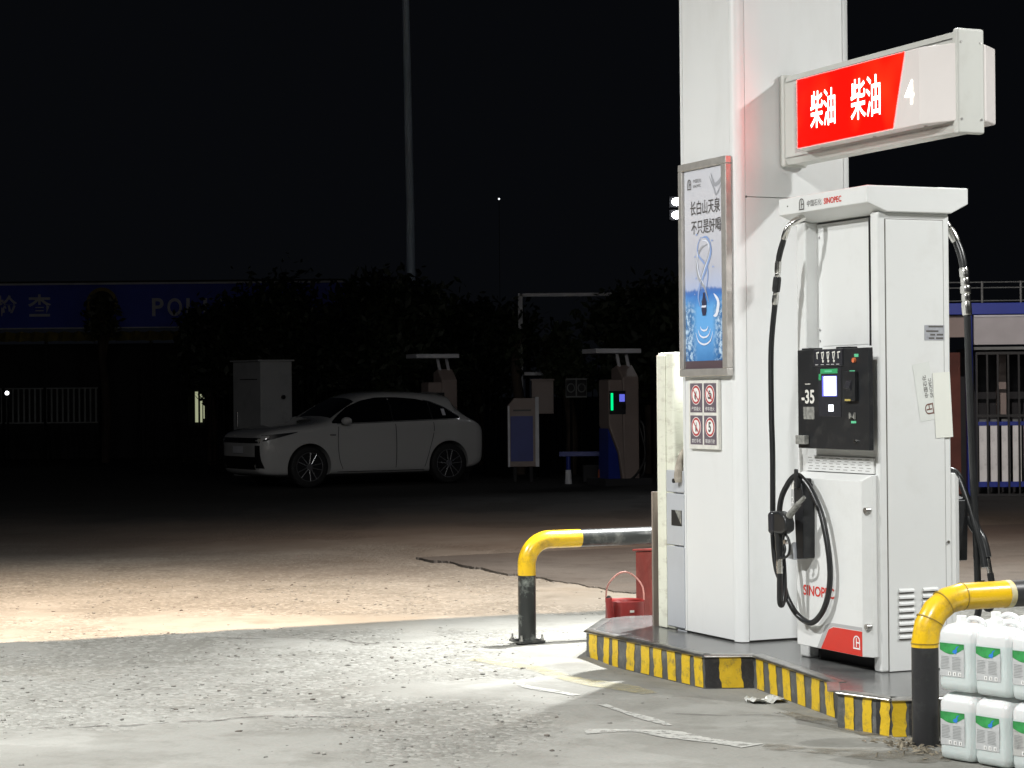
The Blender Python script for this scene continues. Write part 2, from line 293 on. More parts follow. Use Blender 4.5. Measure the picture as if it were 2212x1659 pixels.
# ------------------------------------------------------------------ builders
OFF = {}
def tag(o, label=None, cat=None, group=None, kind=None):
    if label: o['label'] = label
    if cat: o['category'] = cat
    if group: o['group'] = group
    if kind: o['kind'] = kind
    return o
def thing(name, label, cat, p=(0, 0, 0), group=None):
    """thing in the station frame: p = (t, s, z); its parts are given in the same frame"""
    o = bpy.data.objects.new(name, None); col.objects.link(o); o.empty_display_size = .2
    o.location = st(*p); o.rotation_euler = (0, 0, A); OFF[o.name] = Vector(p)
    return tag(o, label, cat, group)
def wthing(name, label, cat, p=(0, 0, 0), rz=0.0, group=None):
    """thing in world axes, its parts in its own local frame"""
    o = bpy.data.objects.new(name, None); col.objects.link(o); o.empty_display_size = .2
    o.location = p; o.rotation_euler = (0, 0, rz); OFF[o.name] = Vector((0, 0, 0))
    return tag(o, label, cat, group)
class MB:
    def __init__(s): s.v = []; s.f = []; s.mi = []
    def add(s, vs, fs, mi=0):
        k = len(s.v); s.v += [tuple(v) for v in vs]; s.f += [tuple(i+k for i in f) for f in fs]; s.mi += [mi]*len(fs); return s
    def box(s, x0, x1, y0, y1, z0, z1, mi=0):
        return s.add([(x, y, z) for z in (z0, z1) for y in (y0, y1) for x in (x0, x1)], [(0, 2, 3, 1), (4, 5, 7, 6), (0, 1, 5, 4), (2, 6, 7, 3), (0, 4, 6, 2), (1, 3, 7, 5)], mi)
    def prism(s, poly, axis, a0, a1, mi=0):
        def P(p, a):
            return {'x': (a, p[0], p[1]), 'y': (p[0], a, p[1]), 'z': (p[0], p[1], a)}[axis]
        n = len(poly)
        return s.add([P(p, a0) for p in poly]+[P(p, a1) for p in poly], [tuple(range(n)), tuple(range(n, 2*n))]+[(i, (i+1) % n, n+(i+1) % n, n+i) for i in range(n)], mi)
    def tube(s, path, r, n=12, caps=True, mi=0):
        P = [Vector(p) for p in path]; m = len(P); rr = r if isinstance(r, (list, tuple)) else [r]*m
        tang = [((P[min(i+1, m-1)]-P[max(i-1, 0)]).normalized()) for i in range(m)]
        nrm = tang[0].orthogonal().normalized(); vs = []
        for i in range(m):
            nrm = (nrm-tang[i]*nrm.dot(tang[i])).normalized(); bi = tang[i].cross(nrm)
            for k in range(n):
                a = 2*math.pi*k/n; vs.append(P[i]+(nrm*math.cos(a)+bi*math.sin(a))*rr[i])
        fs = [(i*n+k, i*n+(k+1) % n, (i+1)*n+(k+1) % n, (i+1)*n+k) for i in range(m-1) for k in range(n)]
        if caps: fs += [tuple(range(n))[::-1], tuple(range((m-1)*n, m*n))]
        return s.add(vs, fs, mi)
    def cyl(s, p0, p1, r, r2=None, n=16, mi=0): return s.tube([p0, p1], [r, r if r2 is None else r2], n, True, mi)
    def sheet(s, pts, mi=0): return s.add(pts, [tuple(range(len(pts)))], mi)
    def ball(s, c, r, sz=1.0, n=10, mi=0):
        vs = []; fs = []
        for i in range(n+1):
            a = math.pi*i/n
            for k in range(n): b = 2*math.pi*k/n; vs.append((c[0]+r*math.sin(a)*math.cos(b), c[1]+r*math.sin(a)*math.sin(b), c[2]+r*sz*math.cos(a)))
        for i in range(n):
            for k in range(n): fs.append((i*n+k, i*n+(k+1) % n, (i+1)*n+(k+1) % n, (i+1)*n+k))
        return s.add(vs, fs, mi)
    def mesh(s, name, mats, off=Vector((0, 0, 0)), smooth=None):
        me = bpy.data.meshes.new(name)
        me.from_pydata([tuple(Vector(v)-off) for v in s.v], [], s.f)
        bm = bmesh.new(); bm.from_mesh(me); bmesh.ops.remove_doubles(bm, verts=bm.verts, dist=1e-6)
        bmesh.ops.recalc_face_normals(bm, faces=bm.faces); bm.to_mesh(me); bm.free()
        for m in (mats if isinstance(mats, (list, tuple)) else [mats]): me.materials.append(m)
        if len(set(s.mi)) > 1 and len(me.polygons) == len(s.mi):
            for p, i in zip(me.polygons, s.mi): p.material_index = i
        if smooth:
            me.polygons.foreach_set('use_smooth', [True]*len(me.polygons)); me.set_sharp_from_angle(angle=R(smooth))
        return me
    def build(s, name, mats, parent=None, off=None, smooth=None, bevel=0.0, seg=2, label=None):
        if off is None: off = OFF.get(parent.name, Vector((0, 0, 0))) if parent else Vector((0, 0, 0))
        o = bpy.data.objects.new(name, s.mesh(name, mats, Vector(off), smooth)); col.objects.link(o)
        if parent: o.parent = parent; OFF[o.name] = Vector(off)
        if bevel:
            b = o.modifiers.new('bevel', 'BEVEL'); b.width = bevel; b.segments = seg; b.limit_method = 'ANGLE'; b.angle_limit = R(40)
            o.data.polygons.foreach_set('use_smooth', [True]*len(o.data.polygons)); o.data.set_sharp_from_angle(angle=R(24)); b.harden_normals = True
        if label: o['label'] = label
        return o
def bez(pts, n=8):
    """Catmull-Rom through pts"""
    P = [Vector(p) for p in pts]; out = []
    for i in range(len(P)-1):
        a, b, c, d = P[max(i-1, 0)], P[i], P[i+1], P[min(i+2, len(P)-1)]
        for k in range(n):
            t = k/n; out.append(.5*((2*b)+(c-a)*t+(2*a-5*b+4*c-d)*t*t+(3*b-a-3*c+d)*t**3))
    out.append(P[-1]); return out
_dg = None
def text_mesh(txt, bold=0.0, depth=0.0):
    cu = bpy.data.curves.new('txt', 'FONT'); cu.body = txt; cu.size = 1; cu.offset = bold; cu.extrude = depth; cu.resolution_u = 4
    o = bpy.data.objects.new('txt', cu); col.objects.link(o)
    bpy.context.view_layer.update()
    me = bpy.data.meshes.new_from_object(o.evaluated_get(bpy.context.evaluated_depsgraph_get()))
    bpy.data.objects.remove(o); bpy.data.curves.remove(cu)
    return me
def lettering(txt, m, parent, p0, xdir, ydir, w, h, off=None, bold=0.0, skew=0.0, name='lettering', label=None, depth=.0008):
    """text fitted into the rectangle p0 + w*xdir + h*ydir (parent frame coordinates)"""
    me = text_mesh(txt, bold)
    vs = np.array([tuple(v.co) for v in me.vertices]) if len(me.vertices) else np.zeros((1, 3))
    lo = vs.min(0); hi = vs.max(0); X = Vector(xdir); Y = Vector(ydir); N = X.cross(Y)
    if off is None: off = OFF.get(parent.name, Vector((0, 0, 0)))
    for v in me.vertices:
        a = (v.co.x-lo[0])/max(hi[0]-lo[0], 1e-6); b = (v.co.y-lo[1])/max(hi[1]-lo[1], 1e-6)
        v.co = Vector(p0)+X*(a*w+skew*b*h)+Y*(b*h)+N*depth-Vector(off)
    me.materials.clear(); me.materials.append(m); me.name = name
    o = bpy.data.objects.new(name, me); col.objects.link(o); o.parent = parent; OFF[o.name] = Vector(off)
    if label: o['label'] = label
    return o
LX, LY = Vector((0, -1, 0)), Vector((0, 0, 1))     # reading direction on the faces that look left (normal -t)
FX, FY = Vector((1, 0, 0)), Vector((0, 0, 1))      # on the faces that look to the viewer (normal -s)

def emblem(parent, P, X, Y, w, h, mats, N=None, name='emblem'):
    """arched frame with a post and bars over a short foot, drawn in flat strokes"""
    N = X.cross(Y); b = MB()
    def q(pts): b.sheet([Vector(P)+X*(x*w)+Y*(y*h)+N*.001 for x, y in pts])
    n = 10; outer = []; inner = []
    prof = [(0, .12)]+[(.5-.5*math.cos(math.pi*i/n), .62+.38*math.sin(math.pi*i/n)) for i in range(n+1)]+[(1, .12)]
    inn = [(.13, .12)]+[(.5-.37*math.cos(math.pi*i/n), .62+.29*math.sin(math.pi*i/n)) for i in range(n+1)]+[(.87, .12)]
    for i in range(len(prof)-1): q([prof[i], prof[i+1], inn[i+1], inn[i]])
    q([(.40, .17), (.52, .17), (.52, .84), (.40, .84)]); q([(.52, .44), (.87, .44), (.87, .54), (.52, .54)])
    q([(-.05, 0), (1.05, 0), (1.0, .11), (0, .11)])
    return b.build(name, mats, parent)

# ================================================================== THE SETTING
def hashgrid(ix, iy, seed):
    h = (ix.astype(np.int64)*374761393+iy.astype(np.int64)*668265263+seed*982451653) & 0x7fffffff
    h = (h ^ (h >> 13))*1274126177 & 0x7fffffff
    return ((h ^ (h >> 16)) & 0xffff)/65535.0
def vnoise(x, y, seed=0):
    ix = np.floor(x); iy = np.floor(y); fx = x-ix; fy = y-iy; fx = fx*fx*(3-2*fx); fy = fy*fy*(3-2*fy)
    a = hashgrid(ix, iy, seed); b = hashgrid(ix+1, iy, seed); c = hashgrid(ix, iy+1, seed); d = hashgrid(ix+1, iy+1, seed)
    return (a*(1-fx)+b*fx)*(1-fy)+(c*(1-fx)+d*fx)*fy
def fbm(x, y, o=4, seed=0):
    r = 0; amp = .5; tot = 0
    for i in range(o): r = r+amp*vnoise(x*2**i, y*2**i, seed+i*17); tot += amp; amp *= .5
    return r/tot
def sstep(a, b, x): t = np.clip((x-a)/(b-a), 0, 1); return t*t*(3-2*t)
def roughness(X, Y):
    """0 = smooth cement skin, 1 = broken stony surface"""
    m = sstep(.40, .56, fbm(X*.9+3.1, Y*.55+1.7, 5, 3))
    def ell(cx, cy, rx, ry, w=.35):
        n = fbm(X*2.2, Y*1.6, 4, 9)-.5
        return 1-sstep(1-w, 1+w, np.sqrt(((X-cx)/rx)**2+((Y-cy)/ry)**2)+n*.9)
    m = np.maximum(m, ell(-2.2, 12.3, 1.8, 2.1)*.9); m = np.maximum(m, ell(-.5, 10.2, .8, 1.2)); m = np.maximum(m, ell(-3.5, 19, 3.5, 3.2))
    m = m*(1-ell(-1.7, 9.5, 1.1, .75)); m = m*(1-ell(-.35, 15.0, 2.3, .45)); m = m*(1-ell(-.1, 11.6, .9, .35))
    side = X-(.10+.18*np.sin(Y*1.3)+(Y-11.5)*.02)
    m = m*(1-sstep(-.25, .35, side+(fbm(X*3, Y*2, 4, 21)-.5)*.8)*sstep(14.6, 13.6, Y))
    return m
xs = np.arange(-8.4, 8.4, .024); ys = [7.6]
while ys[-1] < 34: ys.append(ys[-1]+.018+max(0, ys[-1]-9)*.0048)
ys = np.array(ys); GX, GY = np.meshgrid(xs, ys); rf = roughness(GX, GY)
def relief(X, Y, r):
    z = (fbm(X*.7, Y*.7, 3, 40)-.5)*.012-.007*sstep(.42, .56, r+(fbm(X*6, Y*6, 3, 71)-.5)*.5)
    c_, s_ = math.cos(A), math.sin(A); T_ = (X-OX)*c_+(Y-OY)*s_; S_ = -(X-OX)*s_+(Y-OY)*c_
    dd = np.hypot(np.maximum(np.abs(T_-.22)-.55, 0), np.maximum(np.abs(S_-.6)-1.35, 0)); z = z-.026*(1-sstep(.10, .55, dd))
    lumps = fbm(X*17, Y*17, 3, 50); z = z+r*(np.abs(lumps-.5)*.017-.0026)+(fbm(X*5, Y*5, 3, 60)-.5)*.012*r
    return z
edge = np.minimum(np.minimum(GX+8.4, 8.35-GX)/.4, np.minimum((GY-7.6)/.2, (33.9-GY)/1.0)).clip(0, 1)
GZ = relief(GX, GY, rf)*edge-.034*(1-edge)
nx, ny = len(xs), len(ys)
me = bpy.data.meshes.new('ground')
me.vertices.add(nx*ny); me.vertices.foreach_set('co', np.stack([GX, GY, GZ], -1).astype(np.float32).ravel())
ii = (np.arange(ny-1)[:, None]*nx+np.arange(nx-1)[None, :]).ravel(); quads = np.stack([ii, ii+1, ii+nx+1, ii+nx], 1)
me.loops.add(quads.size); me.loops.foreach_set('vertex_index', quads.ravel().astype(np.int32))
me.polygons.add(len(quads)); me.polygons.foreach_set('loop_start', np.arange(0, quads.size, 4, dtype=np.int32))
me.update(calc_edges=True); me.polygons.foreach_set('use_smooth', np.ones(len(quads), dtype=bool))
a_ = me.attributes.new('rough', 'FLOAT', 'POINT'); a_.data.foreach_set('value', rf.ravel().astype(np.float32))
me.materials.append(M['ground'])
gobj = bpy.data.objects.new('ground', me); col.objects.link(gobj); tag(gobj, 'broken pale concrete forecourt with smooth and stony patches', None, kind='structure')
# wide ground around and beyond
b = MB(); N_ = 24
b.sheet([(-400, -60, -.03), (400, -60, -.03), (400, 900, -.03), (-400, 900, -.03)])
o = b.build('road', M['farground']); tag(o, 'dark yard ground running back to the fences', None, kind='structure')
at2 = o.data.attributes.new('rough', 'FLOAT', 'POINT'); at2.data.foreach_set('value', [.6]*len(o.data.vertices))

def gz(x, y):
    X = np.array([[x]]); Y = np.array([[y]]); return float(relief(X, Y, roughness(X, Y))[0, 0])
# raised concrete slab beyond the bollard
edgepts = [(-.95, 20.8), (-.5, 19.85), (-.1, 19.0), (.22, 18.3), (.55, 17.7), (.8, 17.05), (1.3, 16.5), (2.2, 16.4), (3.4, 16.9), (5, 17.5), (9, 19)]
fine = []
for i in range(len(edgepts)-1):
    for k in range(26):
        t = k/26; x = edgepts[i][0]*(1-t)+edgepts[i+1][0]*t; y = edgepts[i][1]*(1-t)+edgepts[i+1][1]*t
        fine.append((x, y+(float(fbm(np.array([x*5.]), np.array([y*2.]), 4, 5)[0])-.5)*.5+random.uniform(-.01, .01)))
b = MB(); b.prism(fine+[(9, 26), (3.5, 24.2), (1.5, 22.0)], 'z', -.02, .014)
o = b.build('pavement', M['slab']); tag(o, 'smooth dark concrete slab with a crumbled front edge', None, kind='structure')
a2 = o.data.attributes.new('rough', 'FLOAT', 'POINT'); a2.data.foreach_set('value', [.12]*len(o.data.vertices))

# loose stones
def stones(name, n, area, rmin, rmax, m, seed, flat=.55, need=.35):
    r_ = np.random.default_rng(seed); base = bmesh.new(); bmesh.ops.create_icosphere(base, subdivisions=1, radius=1)
    bv = np.array([tuple(v.co) for v in base.verts]); bf = np.array([[v.index for v in f.verts] for f in base.faces]); base.free()
    X = r_.uniform(area[0], area[1], n*4); Y = area[2]+(area[3]-area[2])*r_.uniform(0, 1, n*4)**1.25
    keep = r_.uniform(0, 1, n*4) < (roughness(X, Y)*(1-need)+.03)
    X = X[keep][:n]; Y = Y[keep][:n]; n = len(X)
    Z = relief(X, Y, roughness(X, Y)); S = rmin+(rmax-rmin)*r_.uniform(0, 1, n)**3
    ang = r_.uniform(0, 6.28, n); sx = S*r_.uniform(.8, 1.5, n); sy = S*r_.uniform(.6, 1.1, n); sz = S*flat*r_.uniform(.6, 1.2, n)
    jit = r_.uniform(.75, 1.25, (n, len(bv), 1)); v = bv[None]*jit
    vx = v[..., 0]*sx[:, None]; vy = v[..., 1]*sy[:, None]; vz = v[..., 2]*sz[:, None]
    ca = np.cos(ang)[:, None]; sa = np.sin(ang)[:, None]
    V = np.stack([vx*ca-vy*sa+X[:, None], vx*sa+vy*ca+Y[:, None], vz+(Z+sz*.25)[:, None]], -1).reshape(-1, 3)
    Fc = (bf[None]+(np.arange(n)*len(bv))[:, None, None]).reshape(-1, 3)
    me = bpy.data.meshes.new(name); me.vertices.add(len(V)); me.vertices.foreach_set('co', V.astype(np.float32).ravel())
    me.loops.add(Fc.size); me.loops.foreach_set('vertex_index', Fc.ravel().astype(np.int32))
    me.polygons.add(len(Fc)); me.polygons.foreach_set('loop_start', np.arange(0, Fc.size, 3, dtype=np.int32)); me.update(calc_edges=True)
    me.materials.append(m); o = bpy.data.objects.new(name, me); col.objects.link(o); return o
tag(stones('gravel', 3800, (-5.5, 3.2, 8.2, 19), .004, .016, M['pebble'], 1), 'pale loose gravel and crumbs scattered over the broken concrete', 'gravel', kind='stuff')
tag(stones('gravel', 350, (-5.5, 2.5, 8.2, 19), .004, .016, M['pebbledark'], 2, need=.2), 'dark brown stone chips scattered over the broken concrete', 'gravel', kind='stuff')

# worn painted lines: ragged sheets lying on the ground
def ragged(name, pts, w0, w1, m, label, seed, z=.012, cat=None, kind='structure'):
    r_ = random.Random(seed); P = bez([(x, y, 0) for x, y in pts], 14); L_ = []; R_ = []
    for i, p in enumerate(P):
        d = (P[min(i+1, len(P)-1)]-P[max(i-1, 0)]).normalized(); n = Vector((-d.y, d.x, 0)); w = w0+(w1-w0)*i/(len(P)-1)
        L_.append(p+n*(w*(.5+.2*math.sin(i*.31+seed)+r_.uniform(-.05, .05)))); R_.append(p-n*(w*(.5+.2*math.sin(i*.23+2*seed)+r_.uniform(-.05, .05))))
    b = MB()
    for i in range(len(P)-1):
        q = [L_[i], L_[i+1], R_[i+1], R_[i]]; b.sheet([(v.x, v.y, gz(v.x, v.y)+.004) for v in q])
    o = b.build(name, m); return tag(o, label, cat, kind=kind)
ragged('road_marking', [(.33, 10.05), (.58, 10.05), (.80, 9.86), (1.05, 9.58)], .10, .14, M['linewhite'], 'worn white line curving across the concrete before the island', 1)
ragged('road_marking', [(.44, 10.93), (.60, 10.55), (.74, 10.2)], .05, .05, M['linewhite'], 'thin faded white line joining the curved line', 2)
ragged('road_marking', [(.03, 11.72), (.15, 11.50), (.33, 11.28)], .05, .08, M['linewhite'], 'short white paint patch left of the island', 3)
ragged('road_marking', [(-.25, 12.95), (.1, 12.35), (.45, 11.75), (.72, 11.32)], .12, .16, M['lineyellow'], 'faded yellow lane line in the bright patch beside the island', 4)
ragged('crack', [(-2.3, 10.35), (-1.7, 10.45), (-1.2, 10.62), (-.75, 10.6)], .012, .018, M['crack'], 'long dark crack at the edge of a smooth cement patch', 5)
ragged('crack', [(.75, 10.6), (1.05, 10.5), (1.3, 10.55), (1.5, 10.3)], .008, .012, M['crack'], 'fine crack in the concrete before the striped kerb', 6)
ragged('crack', [(-1.9, 14.1), (-1.2, 14.0), (-.9, 13.75), (.2, 13.72), (.6, 13.8)], .014, .012, M['crack'], 'broken dark joint running towards the far bollard', 7)
ragged('stain', [(1.1, 9.55), (1.5, 9.4), (1.9, 9.25)], .16, .30, M['damp'], 'brownish damp dirt at the foot of the near bollard', 8)
ragged('stain', [(1.35, 10.75), (1.55, 10.35), (1.72, 9.85)], .10, .20, M['damp'], 'dirt washed against the striped kerb', 9)

# ------------------------------------------------------------------ canopy overhead (above the picture), its edge shades the warm lamp
cn = thing('canopy', 'white flat forecourt canopy carried by the square column', 'canopy', (0, 0, 5.6))
MB().box(-9, 9, -13, 4.3, 5.6, 6.2).build('roof_slab', M['canopywhite'], cn)
for (t, s) in ((-6.0, 2.2), (-4.6, -4.6), (3.3, -3.2), (2.6, 3.2), (1.92, 4.08)):
    b = MB()
    for q in ((t-.26, t+.26, s-.26, s-.22), (t-.26, t+.26, s+.22, s+.26), (t-.26, t-.22, s-.22, s+.22), (t+.22, t+.26, s-.22, s+.22)): b.box(*q, 5.53, 5.6)
    b.build('lamp_housing', M['greypanel'], cn)
for t in (-3.2, 3.5):
    MB().cyl((t, 3.9, 6.2), (t, 3.9, 8.3), .04).box(t-.15, t+.15, 3.7, 3.98, 8.25, 8.4).build('floodlight_mast', M['pole'], cn)

# ================================================================== PUMP ISLAND
isl = thing('pump_island', 'raised pump island with dark stone top and yellow and black striped kerb', 'kerb', (0, 0, 0))
IP = [(-.33, -.85), (-.47, -.79), (-.56, -.47), (-.395, -.20), (-.20, .95), (-.45, 1.06), (-.49, 2.47), (-.10, 3.02), (.10, 3.10), (.62, 3.02), (.97, 2.47), (.93, 1.06), (.68, .95), (.86, -.20), (1.02, -.47), (.93, -.79), (.79, -.85)]   # (t, s)
H = .155
b = MB(); b.prism([(x, y) for x, y in IP], 'z', -.10, H-.012); b.build('kerb_wall', M['kerb_grey'], isl, smooth=20)
b = MB(); b.prism([(x*1.0-(.012 if x < .2 else -.012), y) for x, y in IP], 'z', H-.0118, H); b.build('top_slab', M['slabtop'], isl)
def kerb_dir(i):
    p, q = Vector((*IP[i], 0)), Vector((*IP[(i+1) % len(IP)], 0)); d = (q-p); n = Vector((d.y, -d.x, 0)).normalized()
    c = Vector((.22, 1.1, 0)); 
    if n.dot((p+q)/2-c) < 0: n = -n
    return p, q, d, n
def stripe(i, f0, f1, m, z0=-.022, z1=H-.014, name='painted_stripe', out=.003, lean=0.0):
    p, q, d, n = kerb_dir(i); b = MB(); k = 6; a = []; c = []
    for j in range(k+1):
        z = z0+(z1-z0)*j/k; w = .012*random.uniform(-1, 1)/max(d.length, .1)
        a.append(p+d*(min(max(f0+w*.4+lean*j/k, .005), .995))+n*out+Vector((0, 0, z))); c.append(p+d*(min(max(f1+w*.5+lean*j/k, .005), .995))+n*out+Vector((0, 0, z)))
    for j in range(k): b.sheet([a[j], c[j], c[j+1], a[j+1]])
    return b.build(name, m, isl)
# far long side (i=5: (-.45,1.06)->(-.49,2.47)) : eight yellow bars
for f0_, f1_ in ((.002, .068), (.109, .175), (.218, .283), (.327, .395), (.442, .512), (.568, .636), (.708, .758), (.792, .842), (.892, .965)):
    stripe(5, f0_, f1_, M['stripe_yellow'], lean=random.uniform(-.012, .02))
# chamfer at the far tip
# step face facing the viewer (i=4): black, one yellow block
stripe(4, .01, .99, M['kerb_black'], out=.0015, name='painted_block')
stripe(4, .22, .66, M['stripe_yellow'], lean=.06, out=.004)
# waist side (i=3)
for k in range(6):
    stripe(3, .02+k*.168, .02+k*.168+.092, M['stripe_yellow'], lean=random.uniform(.0, .03))
# near bulb (i=2 -> step, i=1 long face, i=0 front chamfer)
stripe(2, .03, .30, M['stripe_yellow']); stripe(2, .5, .85, M['kerb_black'])
stripe(1, .0, .28, M['kerb_black']); 
for f in (.02, .36, .70): stripe(1, f, f+.17, M['stripe_yellow'], out=.0045)
stripe(0, .0, .45, M['kerb_black'], out=.003); stripe(0, .55, .98, M['stripe_yellow'])
stripe(16, .01, .18, M['kerb_black']); stripe(16, .2, .34, M['stripe_yellow']); stripe(16, .5, .7, M['stripe_yellow'])
# steel nosing
for i in (6, 5, 4, 3, 2, 1, 0, 16):
    p, q, d, n = kerb_dir(i); u = d.normalized(); b = MB()
    prof = [(-.05, H), (-.05, H+.004), (.006, H+.004), (.016, H-.002), (.017, H-.007), (.012, H-.012), (.004, H-.012), (.004, H-.006)]
    P0 = [p+n*a+Vector((0, 0, z)) for a, z in prof]; P1 = [q+n*a+Vector((0, 0, z)) for a, z in prof]; k = len(prof)
    b.add(P0+P1, [(j, (j+1) % k, k+(j+1) % k, k+j) for j in range(k)]+[tuple(range(k)), tuple(range(k, 2*k))])
    b.build('edge_trim', M['steel'], isl, smooth=50)

# ================================================================== COLUMN
cl = thing('canopy_column', 'white clad square column with rounded corners behind the fuel pump', 'column', (.4, 1.8, H))
def rrect(x0, x1, y0, y1, r, n=6):
    out = []
    for cx_, cy_, a0 in ((x1-r, y1-r, 0), (x0+r, y1-r, 90), (x0+r, y0+r, 180), (x1-r, y0+r, 270)):
        for k in range(n+1): a = R(a0+90*k/n); out.append((cx_+r*math.cos(a), cy_+r*math.sin(a)))
    return out
CX0, CX1, CY0, CY1 = 0.0, .79, 1.455, 2.105
cr_ = .062
MB().box(CX0+.02, CX1-.02, CY0+.02, CY1-.02, H, 5.6).build('core', M['seam'], cl)
ZS = 2.72     # horizontal seam of the front cladding
MB().box(CX0, CX0+.018, CY0+cr_+.003, CY1-.02, H+.012, 5.6).build('cladding_panel', M['column'], cl, bevel=.002)      # left face
MB().box(CX0-.001, CX0+.018, CY1-.017, CY1, H+.012, 5.6).build('edge_strip', M['column'], cl, bevel=.002)
for a, c in ((H+.012, ZS-.002), (ZS+.002, 5.6)):
    MB().box(CX0+cr_+.003, CX1-cr_-.003, CY0, CY0+.018, a, c).build('cladding_panel', M['column'], cl, bevel=.002)
for (cx_, a0) in ((CX0+cr_, 180), (CX1-cr_, 270)):
    arc = [(cx_+cr_*math.cos(R(a0+90*k/10)), CY0+cr_+cr_*math.sin(R(a0+90*k/10))) for k in range(11)]
    arc2 = [(cx_+(cr_-.015)*math.cos(R(a0+90*k/10)), CY0+cr_+(cr_-.015)*math.sin(R(a0+90*k/10))) for k in range(11)][::-1]
    MB().prism(arc+arc2, 'z', H+.005, 5.6).build('corner_cladding', M['column'], cl, smooth=40)
MB().box(CX1-.018, CX1, CY0+cr_+.003, CY1, H+.012, 5.6).build('cladding_panel', M['column'], cl, bevel=.002)
MB().box(CX0, CX1, CY1+.0005, CY1+.012, H+.012, 5.6).build('cladding_panel', M['column'], cl)
b = MB(); b.cyl((CX0+cr_+.006, CY0-.004, ZS), (CX0+cr_+.006, CY0+.004, ZS), .006); b.build('rivet', M['seam'], cl)

# poster frame on the column
pf = thing('poster_frame', 'tall aluminium framed water advertisement hanging on the left face of the column', 'poster', (0, 1.79, 1.69))
fs0, fs1, fz0, fz1 = 1.497, 2.082, 1.690, 2.960
for q in ((fs0, fs1, fz0, fz0+.045), (fs0, fs1, fz1-.045, fz1), (fs0, fs0+.06, fz0+.045, fz1-.045), (fs1-.05, fs1, fz0+.045, fz1-.045)):
    MB().box(-.042, -.002, q[0], q[1], q[2], q[3]).build('frame', M['poster_frame'], pf, bevel=.006)
bk = MB().box(-.022, -.004, fs0+.05, fs1-.04, fz0+.04, fz1-.04); bk.build('backing_board', M['greytrim'], pf)
ps0, ps1, pz0, pz1 = 1.560, 2.030, 1.737, 2.913
b = MB(); b.sheet([(-.0235, ps1, pz0), (-.0235, ps0, pz0), (-.0235, ps0, pz1), (-.0235, ps1, pz1)])
po = b.build('poster_sheet', M['poster'], pf, off=(0, (ps0+ps1)/2, pz0)); po.location = Vector((0, (ps0+ps1)/2, pz0))-OFF[pf.name]; OFF[po.name] = Vector((0, (ps0+ps1)/2, pz0))
MB().sheet([(-.0245, ps1, pz0), (-.0245, ps0, pz0), (-.0245, ps0, pz0+.045), (-.0245, ps1, pz0+.045)]).build('footer_band', mat('poster_footer', (.10, .07, .08), .4), pf)
PW = ps1-ps0; PH = pz1-pz0
def pp(a, c, d=.0255): return Vector((-d, ps1-a*PW, pz0+c*PH))
emblem(pf, pp(.09, .905), LX, LY, .045, .062, M['inkgrey'])
lettering('中国石化', M['inkgrey'], pf, pp(.24, .935), LX, LY, .10, .022); lettering('SINOPEC', M['inkgrey'], pf, pp(.24, .912), LX, LY, .095, .016)
lettering('长白山天泉', M['inkgrey'], pf, pp(.16, .772), LX, LY, .36, .085, bold=.006); lettering('不只是好喝', M['inkgrey'], pf, pp(.18, .675), LX, LY, .36, .085, bold=.006)
Mp = {'pale': mat('print_pale_water', (.74, .78, .88), .3), 'mid': mat('print_mid_water', (.27, .38, .66), .3), 'grey': mat('print_grey_splash', (.36, .37, .40), .3), 'bottle': mat('print_dark_bottle', (.05, .05, .09), .3)}
def ribbon(pts, w, m, d=.0262, name='printed_swirl'):
    P = bez([(a, c, 0) for a, c in pts], 8); b = MB()
    for i in range(len(P)-1):
        def sd(i, sgn):
            dd = P[min(i+1, len(P)-1)]-P[max(i-1, 0)]; dd = Vector((dd.x*PW, dd.y*PH, 0)).normalized(); n = Vector((-dd.y, dd.x)); ww = w*math.sin(math.pi*(i+.6)/(len(P)+.2))*.5+.0008
            p = pp(P[i].x, P[i].y, d); return p+LX*(n.x*ww*sgn)+LY*(n.y*ww*sgn)
        b.sheet([sd(i, 1), sd(i+1, 1), sd(i+1, -1), sd(i, -1)])
    b.build(name, m, pf)
ribbon([(.45, .655), (.6, .65), (.68, .58), (.55, .50), (.42, .43), (.35, .36), (.42, .30)], .026, Mp['mid'])
ribbon([(.62, .62), (.42, .60), (.32, .54), (.36, .46), (.52, .40), (.62, .33)], .020, Mp['grey'])
ribbon([(.47, .64), (.60, .63), (.65, .58), (.54, .51), (.40, .43)], .012, Mp['pale'], .0266)
ribbon([(.36, .59), (.33, .54), (.38, .47), (.5, .42)], .010, Mp['pale'], .0266)
ribbon([(.75, .37), (.86, .33), (.82, .27), (.74, .26)], .030, Mp['pale'])
ribbon([(.70, .97), (.80, .91), (.95, .93), (1.0, .97)], .022, Mp['grey']); ribbon([(.66, .955), (.78, .89), (.84, .86), (.98, .915)], .012, Mp['grey'])
for k, (rx, rz) in enumerate(((.10, .016), (.16, .03), (.22, .045))):
    cz_ = .205-.02*k; ribbon([(.5-rx, cz_+rz*.4), (.5-rx*.7, cz_-rz*.6), (.5, cz_-rz), (.5+rx*.7, cz_-rz*.6), (.5+rx, cz_+rz*.4)], .009, Mp['pale'], .0268)
ribbon([(.44, .66), (.35, .62), (.36, .57), (.50, .53), (.60, .49), (.58, .42), (.47, .36)], .013, Mp['mid'], .0264)
ribbon([(.55, .655), (.66, .61), (.60, .55), (.46, .48), (.40, .40)], .009, Mp['grey'], .0267)
for a_, c_ in ((.30, .67), (.70, .63), (.26, .56), (.72, .50), (.28, .45), (.66, .40), (.24, .37)): ribbon([(a_, c_), (a_+.02, c_+.006), (a_+.04, c_)], .006, Mp['mid'], .0267)
bo = [(.46, .265), (.54, .265), (.56, .29), (.56, .335), (.53, .355), (.52, .38), (.48, .38), (.47, .355), (.44, .335), (.44, .29)]
